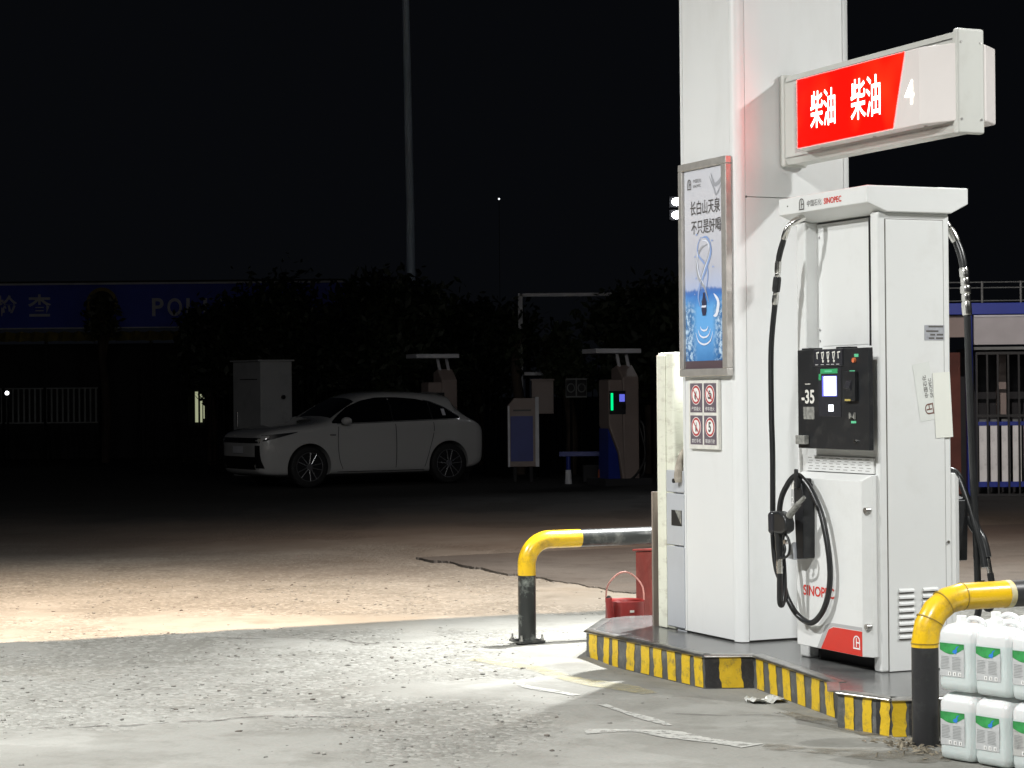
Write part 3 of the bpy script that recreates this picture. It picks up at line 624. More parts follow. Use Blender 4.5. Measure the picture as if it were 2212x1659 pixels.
MB().sheet([pp(a, c, .0272) for a, c in bo]).build('printed_bottle', Mp['bottle'], pf)
MB().sheet([pp(a, c, .0276) for a, c in [(.44, .305), (.56, .305), (.56, .315), (.44, .315)]]).build('printed_label', Mp['pale'], pf)

# safety board
sb = thing('safety_sign_board', 'white board with four red ringed safety pictograms under the framed poster', 'sign', (0, 1.82, 1.258))
MB().box(-.022, -.002, 1.645, 2.005, 1.262, 1.668).build('board', M['offwhite'], sb, bevel=.002)
caps = ['严禁烟火', '停车熄火', '禁打手机', '限速行驶']
for k in range(4):
    c_, r_ = k % 2, k//2; a0 = 1.982-c_*.168; a1 = a0-.148; zt = 1.650-r_*.190; zb = zt-.172
    MB().box(-.0235, -.0222, a1, a0, zb, zt).build('sign_plate', M['signplum'], sb)
    cy_, cz_ = (a0+a1)/2, zt-.068
    def disc(r, m, d, name):
        MB().sheet([(-d, cy_-r*math.sin(6.2832*j/28), cz_+r*math.cos(6.2832*j/28)) for j in range(28)]).build(name, m, sb)
    disc(.0585, M['whiteprint'], .0245, 'sign_rim'); disc(.054, M['signred'], .0252, 'sign_ring'); disc(.042, M['whiteprint'], .0259, 'sign_face')
    def shp(pts, m=M['inkgrey'], d=.0266, name='pictogram'): MB().sheet([(-d, cy_-x*.042, cz_+z*.042) for x, z in pts]).build(name, m, sb)
    if k == 0: shp([(-.1, .55), (.05, .1), (.0, -.3), (.15, -.8), (-.35, -.5), (-.4, -.1), (-.2, .2)]); shp([(.2, .5), (.32, .5), (.12, -.1), (.02, 0)])
    if k == 1: shp([(-.5, .0), (-.5, -.45), (-.3, -.6), (.4, -.6), (.4, -.45), (.6, -.45), (.6, .15), (.4, .15), (.4, .3), (-.3, .3)]); shp([(-.15, .35), (.2, .35), (.2, .6), (-.15, .6)]); shp([(-.35, .1), (.3, .1), (.3, -.3), (-.35, -.3)], M['whiteprint'], .0272)
    if k == 2: shp([(-.2, -.65), (.2, -.65), (.2, .25), (-.2, .25)]); shp([(.08, .25), (.2, .25), (.2, .65), (.08, .65)]); shp([(-.12, .0), (.12, .0), (.12, .17), (-.12, .17)], M['whiteprint'], .0272)
    if k == 3: lettering('5', M['inkgrey'], sb, (-.0262, cy_+.016, cz_-.029), LX, LY, .032, .060, bold=.03)
    else: shp([(-.78, .72), (-.62, .82), (.78, -.62), (.62, -.78)], M['signred'], .0280, 'sign_slash')
    lettering(caps[k], M['whiteprint'], sb, (-.0238, a0-.018, zb+.010), LX, LY, .112, .024)

# ================================================================== LIGHTBOX SIGN
sg = thing('lightbox_sign', 'projecting lightbox with glowing red diesel panel and number 4 on the column', 'sign', (.37, 1.455, 2.9))
z0, z1 = 2.905, 3.415
hb = [(.30, z0+.03), (.315, z0), (.425, z0), (.44, z0+.03), (.44, z1-.03), (.425, z1), (.315, z1), (.30, z1-.03)]
MB().prism(hb, 'y', -.255, 1.40).build('housing', M['housing'], sg, smooth=20)
MB().box(.288, .452, -.30, -.255, z0-.012, z1+.01).build('end_cap', M['housing'], sg, bevel=.012)
MB().box(.290, .450, 1.40, 1.454, z0-.010, z1+.012).build('wall_bracket', M['housing'], sg, bevel=.012)
MB().box(.296, .30, -.24, 1.39, z1-.040, z1-.034).box(.296, .30, -.24, 1.39, z0+.034, z0+.040).build('face_seam', M['steel'], sg)
for z in (z0+.06, z1-.06):
    for t in (.31, .43): MB().cyl((t, -.304, z), (t, -.299, z), .006, n=10).build('screw', M['steel'], sg)
def lens(tf, to, name, m):
    zz0, zz1 = 2.958, 3.352; prof = [(tf, 1.30), (tf, -.28), (to*.1+tf*.9, -.285), (to, -.09), (to, 1.10), (tf, 1.18)]
    return MB().prism(prof, 'z', zz0, zz1).build(name, m, sg, bevel=.012, seg=3)
lens(.2995, .20, 'light_panel', M['opal']); MB().prism([(.4405, 1.30), (.4405, -.28), (.465, -.292), (.60, -.19), (.60, 1.10), (.4405, 1.18)], 'z', 2.958, 3.352).build('light_panel', M['opal'], sg, bevel=.010, seg=3)
r_ = MB(); r_.prism([(1.095, 2.965), (1.095, 3.347), (.037, 3.347), (.149, 2.965)], 'x', .1975, .1985); r_.build('red_field', M['lit_red'], sg)
lettering('柴油', M['lit_white'], sg, (.1970, .955, 3.055), LX, LY, .255, .205, bold=.009); lettering('柴油', M['lit_white'], sg, (.1970, .545, 3.050), LX, LY, .285, .220, bold=.009)
lettering('4', M['lit_white'], sg, (.1982, .036, 3.070), LX, LY, .080, .125, bold=.001)
for s_ in (.95, .42, -.05): MB().cyl((.265, s_, z0+.0535), (.265, s_, z0+.047), .010, n=10).build('screw', M['chrome'], sg)

# ================================================================== FUEL DISPENSER
fd = thing('fuel_dispenser', 'tall white fuel pump with black display, red trim and hoses on both sides', 'fuel pump', (.22, .41, H))
W1 = .44; S1 = .80
# end pillars
for (a, c) in ((0.0, .075), (S1-.095, S1)):
    MB().box(0, W1, a, c, H, 2.515).build('end_pillar', M['white'], fd, bevel=.014, seg=3)
# end cover facing the viewer: recessed edge lines
MB().box(.045, .395, -.006, .0, H+.004, 2.475).build('end_panel', M['white'], fd, bevel=.002)
MB().box(.040, .400, -.001, .0005, H+.002, 2.479).build('panel_shadow_gap', M['seam'], fd)
MB().box(.012, .43, .004, .008, 2.478, 2.545).build('top_trim', M['greypanel'], fd)
for ccol in (.102, .248):
    for k in range(8):
        z = .575-k*.034
        b = MB(); b.prism([(-.0065, z+.006), (-.017, z-.004), (-.017, z-.012), (-.0065, z-.013)], 'x', ccol, ccol+.092); b.build('louvre', M['white'], fd)
        MB().box(ccol, ccol+.092, -.0075, -.0065, z-.020, z-.0135).build('louvre_slot', M['seam'], fd)
MB().cyl((.412, -.001, .81), (.412, -.008, .81), .008, n=10).build('lock', M['steel'], fd)
# back panels of the upper recess (both sides share the core)
MB().box(.075, .365, .075, S1-.095, 1.80, 2.50).build('core_panel', M['white'], fd)
MB().box(.071, .0749, .13, S1-.15, 1.84, 2.485).build('recess_panel', M['white'], fd, bevel=.002)
for s_ in (.10, .68):
    for z in (1.87, 1.93, 2.43): MB().cyl((.075, s_, z), (.067, s_, z), .007, n=10).build('screw', M['greytrim'], fd)
MB().box(.04, .40, .075, S1-.095, 1.17, 1.80).build('body_panel', M['white'], fd)
MB().box(.06, .38, .05, S1-.07, H, .25).build('plinth', M['dark'], fd)
MB().box(-.0012, .01, .0755, .083, 1.83, 2.49).build('panel_gap', M['dark'], fd)
# canopy head
hp = [(-.085, 2.645), (-.085, 2.556), (.035, 2.512), (.43, 2.512), (.535, 2.562), (.535, 2.645)]
MB().prism(hp, 'y', -.035, .835).build('head_cover', M['white'], fd, bevel=.006)
emblem(fd, (-.0865, .620, 2.568), LX, LY, .050, .062, M['inkgrey'])
lettering('中国石化', M['inkgrey'], fd, (-.0865, .540, 2.580), LX, LY, .145, .034); lettering('SINOPEC', M['redprint'], fd, (-.0865, .372, 2.580), LX, LY, .17, .032, bold=.02)
MB().cyl((-.085, .74, 2.60), (-.088, .74, 2.60), .004, n=8).build('screw', M['inkgrey'], fd)
# display housing
DT = -.10
MB().box(DT, -.072, -.058, .630, 1.294, 1.818).build('display_housing', M['black'], fd, bevel=.004)
MB().box(-.072, .05, .085, .615, 1.30, 1.812).build('display_back', M['black'], fd)
for s_ in (.18, .52): MB().box(DT+.02, -.01, s_, s_+.10, 1.818, 1.828).build('hinge', M['black'], fd, bevel=.003)
def face(name, s0, s1, z0_, z1_, m, d=.002, parent=None, bev=0):
    return MB().box(DT-d, DT-.0002, min(s0, s1), max(s0, s1), z0_, z1_).build(name, m, parent or fd, bevel=bev)
face('display_bezel', .416, .200, 1.464, 1.722, M['glassdark'], .003, bev=.001)
sp_ = face('price_display', .455, .178, 1.727, 1.815, M['glassdark'], .006, bev=.002)
# seven-segment like flaps in the price window
for k, s_ in enumerate((.430, .382, .330, .275, .225)):
    b = MB(); e = DT-.0068
    b.sheet([(e, s_, 1.802), (e, s_-.028, 1.805), (e, s_-.028, 1.798), (e, s_, 1.795)]); b.sheet([(e, s_-.004, 1.795), (e, s_-.011, 1.795), (e, s_-.014, 1.766), (e, s_-.006, 1.768)])
    if k in (1, 2, 3): b.sheet([(e, s_-.024, 1.797), (e, s_-.030, 1.797), (e, s_-.018, 1.758), (e, s_-.011, 1.758)]); b.sheet([(e, s_-.01, 1.758), (e, s_-.028, 1.760), (e, s_-.024, 1.748), (e, s_-.012, 1.748)])
    b.build('flap_digit', M['offwhite'], fd)
for s_ in (.44, .385, .33, .285, .235): MB().box(DT-.0068, DT-.006, s_-.028, s_, 1.735, 1.739).build('unit_mark', M['greytrim'], fd)
face('button_label', .394, .229, 1.689, 1.714, M['green'], .005, bev=.002); face('button_text', .35, .28, 1.697, 1.706, M['palegreen'], .006)
face('side_label', .412, .390, 1.655, 1.688, M['green'], .005, bev=.002)
face('screen_surround', .378, .236, 1.570, 1.677, M['screenrim'], .0045); face('screen', .358, .240, 1.574, 1.674, M['screen'], .006)
for k in range(5):
    z = 1.586+k*.012
    for j in range(1+(k*7) % 4): MB().box(DT-.0068, DT-.0062, .262+j*.018-.004, .262+j*.018+.004, z, z+.003).build('screen_text', M['screentext'], fd)
face('code_reader', .327, .262, 1.488, 1.530, M['chrome'], .005); face('reader_light', .314, .270, 1.491, 1.527, M['screen'], .007)
lettering('-35', M['offwhite'], fd, (DT-.0012, .588, 1.532), LX, LY, .128, .074, bold=.025)
MB().box(DT-.003, DT-.0005, .500, .552, 1.634, 1.638).build('card_slot_mark', M['offwhite'], fd)
face('sticker', .070, .032, 1.771, 1.787, M['palegreen'], .003, bev=.001); face('sticker', .116, .066, 1.688, 1.703, M['palegreen'], .003, bev=.001); face('sticker', .106, .060, 1.431, 1.443, M['palegreen'], .003, bev=.001)
MB().cyl((DT, .068, 1.755), (DT-.012, .068, 1.755), .013, n=14).build('push_button', M['orange'], fd, smooth=40)
face('card_reader', .145, .040, 1.545, 1.698, M['black'], .022, bev=.004); MB().box(DT-.0235, DT-.022, .078, .131, 1.546, 1.556).build('reader_mark', mat('yellow_mark', (.45, .36, .10), .5), fd)
MB().prism([(DT-.022, 1.60), (DT-.036, 1.615), (DT-.022, 1.65)], 'y', .07, .12).build('reader_mouth', M['glassdark'], fd)
b = MB()
for a, c in ((.112, .094), (.062, .080)): b.prism([(a, 1.487), (c, 1.462), (a, 1.452)], 'x', DT-.012, DT-.002)
b.build('receipt_slot', M['clearplastic'], fd)
face('ticket_window', .570, .462, 1.449, 1.515, M['clearplastic'], .003, bev=.001)
face('printer_box', .612, .520, 1.316, 1.364, M['clearplastic'], .030, bev=.004)
MB().cyl((DT, .060, 1.34), (DT-.012, .060, 1.34), .010, n=12).build('key_lock', M['chrome'], fd, smooth=40)
# vent strip with slots
MB().box(.0, .04, .04, .70, 1.168, 1.294).build('vent_strip', M['white'], fd)
MB().box(-.012, -.0005, .04, .70, 1.170, 1.252).build('slotted_panel', M['white'], fd, bevel=.002)
for r__ in range(5):
    for k in range(9):
        s_ = .065+k*.070+(.0 if r__ % 2 else .012); MB().box(-.0128, -.0122, s_, s_+.038, 1.182+r__*.0145, 1.1845+r__*.0145).build('vent_slot', M['seam'], fd)
# lower doors, bevelled tray shape, on both sides
def door(sign):
    T0 = 0.0 if sign < 0 else W1
    o_ = lambda d: T0+sign*d
    S0, SE, Z0, Z1 = .020, .705, .232, 1.165
    ins = .032; b = MB()
    outer = [(S0, Z0), (SE, Z0), (SE, Z1), (S0, Z1)]; inner = [(S0+ins, Z0+.004), (SE-.012, Z0+.004), (SE-.012, Z1-.030), (S0+ins, Z1-.030)]
    V = [(o_(-.02), s, z) for s, z in outer]+[(o_(.035), s, z) for s, z in outer]+[(o_(.08), s, z) for s, z in inner]
    b.add(V, [(0, 1, 2, 3)]+[(i, (i+1) % 4, 4+(i+1) % 4, 4+i) for i in range(4)]+[(4+i, 4+(i+1) % 4, 8+(i+1) % 4, 8+i) for i in range(4)]+[(8, 9, 10, 11)])
    return b.build('access_door', M['white'], fd, bevel=.004)
dr = door(-1); dr2 = door(1)
for z in (.985, .390): MB().cyl((-.045, .032, z), (-.074, .030, z), .016, n=14).build('door_latch', M['steel'], dr, smooth=40)
E_ = -.0812
MB().sheet([(E_, .450, .238), (E_, .054, .238), (E_, .054, .365), (E_, .330, .362), (E_, .375, .345)]).build('red_trim', M['redprint'], dr)
MB().sheet([(E_+.0004, .490, .238), (E_+.0004, .452, .238), (E_+.0004, .378, .348), (E_+.0004, .333, .3655), (E_+.0004, .054, .368), (E_+.0004, .054, .386), (E_+.0004, .350, .383), (E_+.0004, .405, .365)]).build('grey_trim', M['greytrim'], dr)
emblem(dr, (E_-.0006, .135, .270), LX, LY, .062, .070, M['whiteprint'])
lettering('SINOPEC', M['redprint'], dr, (E_, .622, .508), LX, LY, .305, .055, bold=.02)
# stickers on the end panel
ESX = -.0068
nt_ = MB().box(.275, .397, ESX-.001, ESX, 1.856, 1.934).build('rating_plate', mat('plate_grey', (.36, .37, .40), .5, var=.2, vscale=60), fd)
for k, (a, c) in enumerate(((.30, .39), (.285, .36), (.31, .34), (.35, .39), (.30, .335), (.345, .39))):
    z = (1.922, 1.898, 1.880, 1.880, 1.862, 1.862)[k]; MB().box(a, c, ESX-.0016, ESX-.001, z, z+.009).build('plate_text', M['inkgrey'], fd)
def rot(px_, pz_, ang, c): a = R(ang); x = px_-c[0]; z = pz_-c[1]; return (c[0]+x*math.cos(a)-z*math.sin(a), c[1]+x*math.sin(a)+z*math.cos(a))
cc_ = (.275, 1.585); q = [rot(a, z, 9, cc_) for a, z in ((.222, 1.44), (.325, 1.44), (.325, 1.74), (.222, 1.74))]
MB().sheet([(a, ESX-.0006, z) for a, z in q]).build('film_sticker', M['film'], fd)
ux = Vector((math.cos(R(99)), 0, math.sin(R(99)))); uy = Vector((-math.sin(R(99)), 0, math.cos(R(99))))
lettering('中国石化', M['inkgrey'], fd, (.297, ESX-.0008, 1.562), ux, uy, .115, .024); lettering('SINOPEC', M['inkgrey'], fd, (.326, ESX-.0008, 1.562), ux, uy, .100, .018)
emblem(fd, Vector((.330, ESX-.0004, 1.478)), ux, uy, .055, .052, mat('brown_print', (.16, .07, .05), .5))
q = [rot(a, z, 3, (.39, 1.52)) for a, z in ((.330, 1.352), (.436, 1.352), (.436, 1.690), (.330, 1.690))]
MB().prism(q, 'y', ESX-.0022, ESX-.0012).build('paper_notice', M['paper'], fd)

# hose + swivels, left side
def fitting(path_pts, segs, parent, base_r=.017):
    """segs: list of (f0, f1, radius, material key) along the polyline"""
    P = [Vector(p) for p in path_pts]; Ls = [0]
    for i in range(1, len(P)): Ls.append(Ls[-1]+(P[i]-P[i-1]).length)
    tot = Ls[-1]
    def pt(f):
        d = f*tot
        for i in range(1, len(P)):
            if d <= Ls[i]+1e-9: k = (d-Ls[i-1])/max(Ls[i]-Ls[i-1], 1e-9); return P[i-1].lerp(P[i], k)
        return P[-1]
    for f0, f1, r, mk in segs:
        n = 5; b = MB(); b.tube([pt(f0+(f1-f0)*k/n) for k in range(n+1)], [r*.9]+[r]*(n-1)+[r*.9], 16)
        b.build({'chrome': 'swivel_fitting', 'rubber': 'hose_section', 'black': 'breakaway_coupling'}[mk], M[mk], parent, smooth=40)
top = bez([(-.045, .640, 2.535), (-.12, .665, 2.49), (-.135, .711, 2.40), (-.135, .757, 2.313), (-.135, .77, 2.228), (-.135, .788, 2.143), (-.135, .801, 2.07)], 6)
fitting(top, [(0, .14, .020, 'chrome'), (.14, .20, .014, 'chrome'), (.20, .32, .018, 'chrome'), (.32, .56, .0165, 'rubber'), (.56, .68, .018, 'chrome'), (.68, .72, .015, 'chrome'), (.72, .87, .0225, 'black'), (.87, .90, .015, 'chrome'), (.90, 1.0, .018, 'chrome')], fd)
lh = bez([(-.135, .801, 2.07), (-.145, .828, 1.829), (-.155, .815, 1.50), (-.16, .798, 1.25), (-.165, .793, .967), (-.17, .782, .80), (-.17, .752, .640), (-.16, .690, .545), (-.150, .654, .483), (-.135, .561, .405), (-.125, .428, .372), (-.120, .322, .428), (-.118, .256, .523), (-.118, .231, .640), (-.118, .251, .785), (-.120, .313, .954), (-.124, .402, 1.068), (-.130, .480, 1.125), (-.140, .550, 1.150), (-.155, .625, 1.116), (-.165, .690, 1.042), (-.170, .715, .949), (-.172, .705, .82), (-.175, .67, .66), (-.185, .648, .52), (-.205, .636, .462), (-.225, .626, .472), (-.228, .622, .56), (-.228, .620, .630)], 7)
lh = [Vector((p.x, p.y+(1.53*(p.x+.16) if (p.x > -.16 and p.z < 1.16) else 0), p.z)) for p in lh]
MB().tube(lh, .0155, 12).build('fuel_hose', M['rubber'], fd, smooth=60)
# hose hook
MB().box(-.165, -.08, .530, .562, 1.085, 1.135).box(-.172, -.160, .530, .562, 1.085, 1.185).build('hose_hook', M['black'], fd, bevel=.006)
# nozzle boot
bt = MB(); bt.prism([(.600, 1.112), (.520, 1.108), (.500, 1.035), (.504, .712), (.575, .705), (.590, .90)], 'x', -.152, -.078); bt.build('nozzle_boot', M['black'], fd, bevel=.006)
MB().prism([(.630, 1.112), (.6005, 1.112), (.592, .95), (.630, .95)], 'x', -.148, -.079).build('boot_cheek', M['offwhite'], fd, bevel=.004)
MB().box(-.1495, -.148, .598, .626, .985, 1.075).build('number_label', M['greytrim'], fd); lettering('2', M['whiteprint'], fd, (-.1497, .622, 1.0), LX, LY, .024, .035)
MB().prism([(.660, .705), (.5755, .700), (.580, .795), (.600, .79)], 'x', -.165, -.080).build('boot_foot', M['greypanel'], fd, bevel=.004)
# nozzle
nz = MB()
nz.tube(bez([(-.228, .620, .690), (-.230, .622, .76), (-.232, .622, .84), (-.232, .615, .90)], 4), [.017]*4+[.02]*4+[.024]*4+[.028], 14)
nz.build('nozzle_grip', M['rubber'], fd, smooth=50)
MB().prism([(.668, .935), (.640, .955), (.585, .962), (.520, .945), (.498, .905), (.500, .862), (.545, .842), (.610, .842), (.655, .838), (.668, .870)], 'x', -.262, -.202).build('nozzle_body', M['rubber'], fd, bevel=.014, seg=3)
MB().prism([(.676, .945), (.650, .962), (.622, .955), (.620, .85), (.645, .832), (.674, .845)], 'x', -.270, -.195).build('nozzle_cover', M['glassdark'], fd, bevel=.012, seg=3)
MB().tube([(-.230, .535, .925), (-.222, .470, .985), (-.205, .400, 1.042)], [.020, .014, .011], 12).build('spout', M['clearplastic'], fd, smooth=50)
sc_ = MB()
for k in range(7): f = k/7; p = Vector((-.230, .535, .925)).lerp(Vector((-.213, .435, 1.014)), f); p2 = p+Vector((.001, -.006, .0055)); sc_.cyl(p, p2, .020-.004*f, n=12)
sc_.build('spout_spring', M['clearplastic'], fd, smooth=50)
MB().tube(bez([(-.230, .600, .845), (-.230, .545, .835), (-.230, .512, .79), (-.230, .525, .735), (-.230, .580, .712), (-.230, .616, .715)], 5), .007, 8).build('trigger_guard', M['rubber'], fd, smooth=50)
MB().tube(bez([(-.230, .560, .85), (-.230, .578, .81), (-.230, .560, .76), (-.230, .575, .735)], 5), .0075, 8).build('trigger', M['rubber'], fd, smooth=50)
MB().cyl((-.242, .548, .80), (-.222, .548, .80), .013, n=12).build('trigger_pin', M['chrome'], fd, smooth=40)
nf = MB(); nf.cyl((-.228, .620, .628), (-.228, .620, .655), .0165).cyl((-.228, .620, .655), (-.228, .620, .668), .019).cyl((-.228, .620, .668), (-.228, .620, .705), .017); nf.build('swivel_fitting', M['chrome'], fd, smooth=40)

# hose on the rear side
top = bez([(.490, .185, 2.545), (.55, .178, 2.47), (.585, .150, 2.39), (.60, .115, 2.29), (.605, .098, 2.17), (.608, .092, 2.05), (.610, .088, 1.99)], 6)
fitting(top, [(0, .13, .026, 'chrome'), (.13, .20, .022, 'chrome'), (.20, .33, .025, 'chrome'), (.33, .58, .022, 'rubber'), (.58, .67, .026, 'chrome'), (.67, .74, .024, 'chrome'), (.74, .81, .029, 'chrome'), (.81, .88, .024, 'chrome'), (.88, 1.0, .027, 'chrome')], fd)
rh = bez([(.610, .088, 2.0), (.612, .087, 1.88), (.615, .082, 1.60), (.618, .074, 1.35), (.620, .062, 1.10), (.622, .048, .85), (.622, .036, .60), (.622, .026, .47), (.615, .06, .375), (.60, .16, .34), (.58, .30, .38), (.565, .40, .55), (.56, .44, .80), (.56, .38, 1.02), (.56, .26, 1.15), (.585, .17, 1.16), (.60, .105, 1.05), (.615, .05, .90), (.63, .01, .76), (.632, -.012, .67)], 7)
MB().tube(rh, .0185, 12).build('fuel_hose', M['rubber'], fd, smooth=60)
MB().prism([(.08, 1.02), (.20, 1.05), (.22, .70), (.09, .70)], 'x', .518, .60).build('nozzle_boot', M['black'], fd, bevel=.008)
MB().tube(bez([(.62, .10, .93), (.635, .06, .86), (.65, .02, .80), (.655, -.005, .72)], 4), [.03]*4+[.026]*4+[.022]*5, 12).build('nozzle_body', M['rubber'], fd, smooth=50)
MB().tube([(.655, -.005, .72), (.66, -.02, .64)], .014, 12).build('swivel_fitting', M['chrome'], fd, smooth=50)
MB().tube(bez([(.66, -.02, .64), (.665, -.035, .54), (.655, -.03, .46), (.635, -.01, .47), (.625, .01, .6)], 5), .0175, 10).build('hose_section', M['rubber'], fd, smooth=50)

# ================================================================== SERVICE CABINETS BEHIND THE COLUMN
ck = thing('service_cabinet', 'narrow cream cabinet with dirty streaks half hidden behind the column', 'cabinet', (.2, 2.4, H))
MB().box(.0, .45, 2.24, 2.455, H, 1.842).build('cabinet_body', M['cream'], ck, bevel=.018, seg=3)
MB().box(-.008, .0, 2.335, 2.445, H+.004, 1.825).build('edge_strip', M['cream'], ck, bevel=.004)
gp = thing('waste_station', 'grey lower waste and tissue station with a slot beside the cream cabinet', 'bin', (.1, 2.2, H))
MB().box(.012, .30, 2.115, 2.235, H, 1.14).build('station_body', M['greypanel'], gp)
for a, c in ((H+.02, .665), (.672, .985), (.992, 1.125)): MB().box(-.008, .011, 2.108, 2.330, a, c).build('front_panel', M['greypanel'], gp, bevel=.006)
MB().box(-.0095, -.0085, 2.13, 2.262, .79, .885).build('slot', M['dark'], gp); MB().prism([(2.215, .885), (2.135, .885), (2.135, .80)], 'x', -.0105, -.0098).build('slot_flap', M['clearplastic'], gp)
MB().tube(bez([(.02, 2.155, 1.25), (-.01, 2.15, 1.17), (-.02, 2.145, 1.09), (-.02, 2.145, 1.055)], 4), [.012, .016, .018, .020, .022, .024, .026, .028, .028, .027, .026, .024, .022], 12).build('tissue_roll', M['rag'], gp, smooth=50)
MB().cyl((-.050, 2.16, 1.065), (-.040, 2.16, 1.065), .014, n=14).build('roll_core', M['dark'], gp)
wb = thing('wooden_board', 'thin weathered board standing on edge against the cream cabinet', 'board', (.02, 2.5, H))
MB().box(-.02, .16, 2.485, 2.505, H, .985).build('board_panel', M['wood'], wb)

# fire sand box and red can, on the ground behind the island
rb = thing('fire_sand_box', 'worn red metal sand box with a sloping lid behind the cream cabinet', 'box', (.85, 3.8, 0))
MB().prism([(3.60, .0), (4.00, .0), (4.00, .495), (3.60, .525)], 'x', .625, 1.15).build('box_body', M['redpaint'], rb, bevel=.006)
MB().prism([(3.58, .527), (4.02, .496), (4.02, .510), (3.58, .543)], 'x', .61, 1.17).build('lid', M['redpaint'], rb, bevel=.004)
MB().tube(bez([(.617, 3.70, .17), (.601, 3.70, .24), (.595, 3.70, .30), (.617, 3.70, .34)], 5), .007, 8).build('handle', M['redpaint'], rb, smooth=40)
cnr = thing('watering_can', 'dark red metal can with a hoop handle and spout by the sand box', 'watering can', (.20, 3.32, 0))
cx_, cy_ = .20, 3.32; b = MB(); n = 28; prof = [(.125, 0), (.128, .02), (.130, .12), (.128, .225), (.131, .232), (.128, .238), (.118, .225), (.116, .05), (0, .05)]
vs = [(cx_+r*math.cos(2*math.pi*k/n), cy_+r*math.sin(2*math.pi*k/n), z) for r, z in prof for k in range(n)]
b.add(vs, [(i*n+k, i*n+(k+1) % n, (i+1)*n+(k+1) % n, (i+1)*n+k) for i in range(len(prof)-1) for k in range(n)]); b.build('can_body', M['bucket'], cnr, smooth=40)
dX = Vector((math.cos(-A), math.sin(-A), 0))   # picture-parallel direction in the station frame
c0 = Vector((cx_, cy_, 0)); a0_ = c0-dX*.125+Vector((0, 0, .235)); a1_ = c0+dX*.125+Vector((0, 0, .235))
MB().tube([a0_+Vector((0, 0, -.015))]+bez([a0_, a0_+Vector((0, 0, .09))+dX*.01, c0-dX*.06+Vector((0, 0, .395)), c0+Vector((0, 0, .42)), c0+dX*.06+Vector((0, 0, .395)), a1_+Vector((0, 0, .09))-dX*.01, a1_], 6), .006, 8).build('handle', M['pinkwire'], cnr, smooth=50)
F_ = Vector((-math.sin(-A), math.cos(-A), 0))*-1
MB().tube([c0-dX*.08+F_*.10+Vector((0, 0, .02)), c0-dX*.10+F_*.13+Vector((0, 0, .14)), c0-dX*.115+F_*.15+Vector((0, 0, .265))], [.028, .025, .022], 12).build('spout', M['bucket'], cnr, smooth=50)
MB().cyl(c0-dX*.115+F_*.15+Vector((0, 0, .2655)), c0-dX*.1155+F_*.151+Vector((0, 0, .2665)), .017, n=12).build('spout_mouth', M['dark'], cnr)
MB().box(cx_-.03, cx_+.0, cy_-.133, cy_-.130, .165, .180).build('maker_plate', M['offwhite'], cnr)

# ================================================================== PIPE BARRIERS
def barrier(t0, s0, t1, zc, r, zy, ty, label, post_mat, rail_mat, bend=.16, mitre=False):
    root = thing('pipe_barrier', label, 'bollard', (t0, s0, 0), 'pipe barriers at the ends of the island')
    n = 20
    MB().tube([(t0, s0, -.03), (t0, s0, zy)], r, n).build('post', post_mat, root, smooth=40)
    seg = 4 if mitre else 10
    arc = [(t0+bend-bend*math.cos(R(90*k/seg)), s0, zc-bend+bend*math.sin(R(90*k/seg))) for k in range(seg+1)]
    MB().tube([(t0, s0, zy)]+arc+[(ty, s0, zc)], r*1.012, n).build('yellow_bend', M['yellow'], root, smooth=50 if not mitre else 50)
    MB().tube([(ty, s0, zc), (t1, s0, zc)], r, n).build('rail', rail_mat, root, smooth=40)
    arc = [(t1+bend*math.sin(R(90*k/8)), s0, zc-bend+bend*math.cos(R(90*k/8))) for k in range(9)]
    MB().tube(arc+[(t1+bend, s0, zy)], r*1.012, n).build('yellow_bend', M['yellow'], root, smooth=50)
    MB().tube([(t1+bend, s0, zy), (t1+bend, s0, -.03)], r, n).build('post', post_mat, root, smooth=40)
    return root
pb = barrier(-.522, 3.282, .80, .657, .0575, .432, -.145, 'far yellow and black pipe barrier bolted to the ground left of the cream cabinet', M['scuffblack'], M['blackpaint'])
b = MB(); b.box(-.61, -.435, 3.19, 3.375, .004, .018); b.build('base_plate', M['blackpaint'], pb)
for a, c in ((-.595, 3.21), (-.45, 3.21), (-.595, 3.355), (-.45, 3.355)): MB().cyl((a, c, .015), (a, c, .055), .007, n=8).cyl((a, c, .018), (a, c, .030), .014, n=6).build('bolt', M['steel'], pb)
pn = barrier(-.543, -1.173, .90, .660, .0610, .443, -.085, 'near yellow and black pipe barrier beside the stacked white jugs', M['nearblack'], M['nearblack'], bend=.20, mitre=True)
# weld seams on the mitred bend
for k in (0, 1.33, 2.67, 4):
    a = R(90*k/4); c = Vector((-.543+.20-.20*math.cos(a), -1.173, .66-.20+.20*math.sin(a))); d = Vector((math.sin(a), 0, math.cos(a)))
    MB().tube([c-d*.0025, c+d*.0025], .0635, 24).build('weld_seam', mat('weld_dark_yellow', (.30, .20, .02), .5), pn, smooth=40)
MB().tube([(-.107, -1.173, .660), (-.078, -1.173, .660)], .0640, 24).build('paint_collar', mat('pale_yellow_chipped', (.66, .60, .36), .5, var=.4, vscale=14, dirt=(.75, .50, .03), dscale=12, damt=.9), pn, smooth=40)

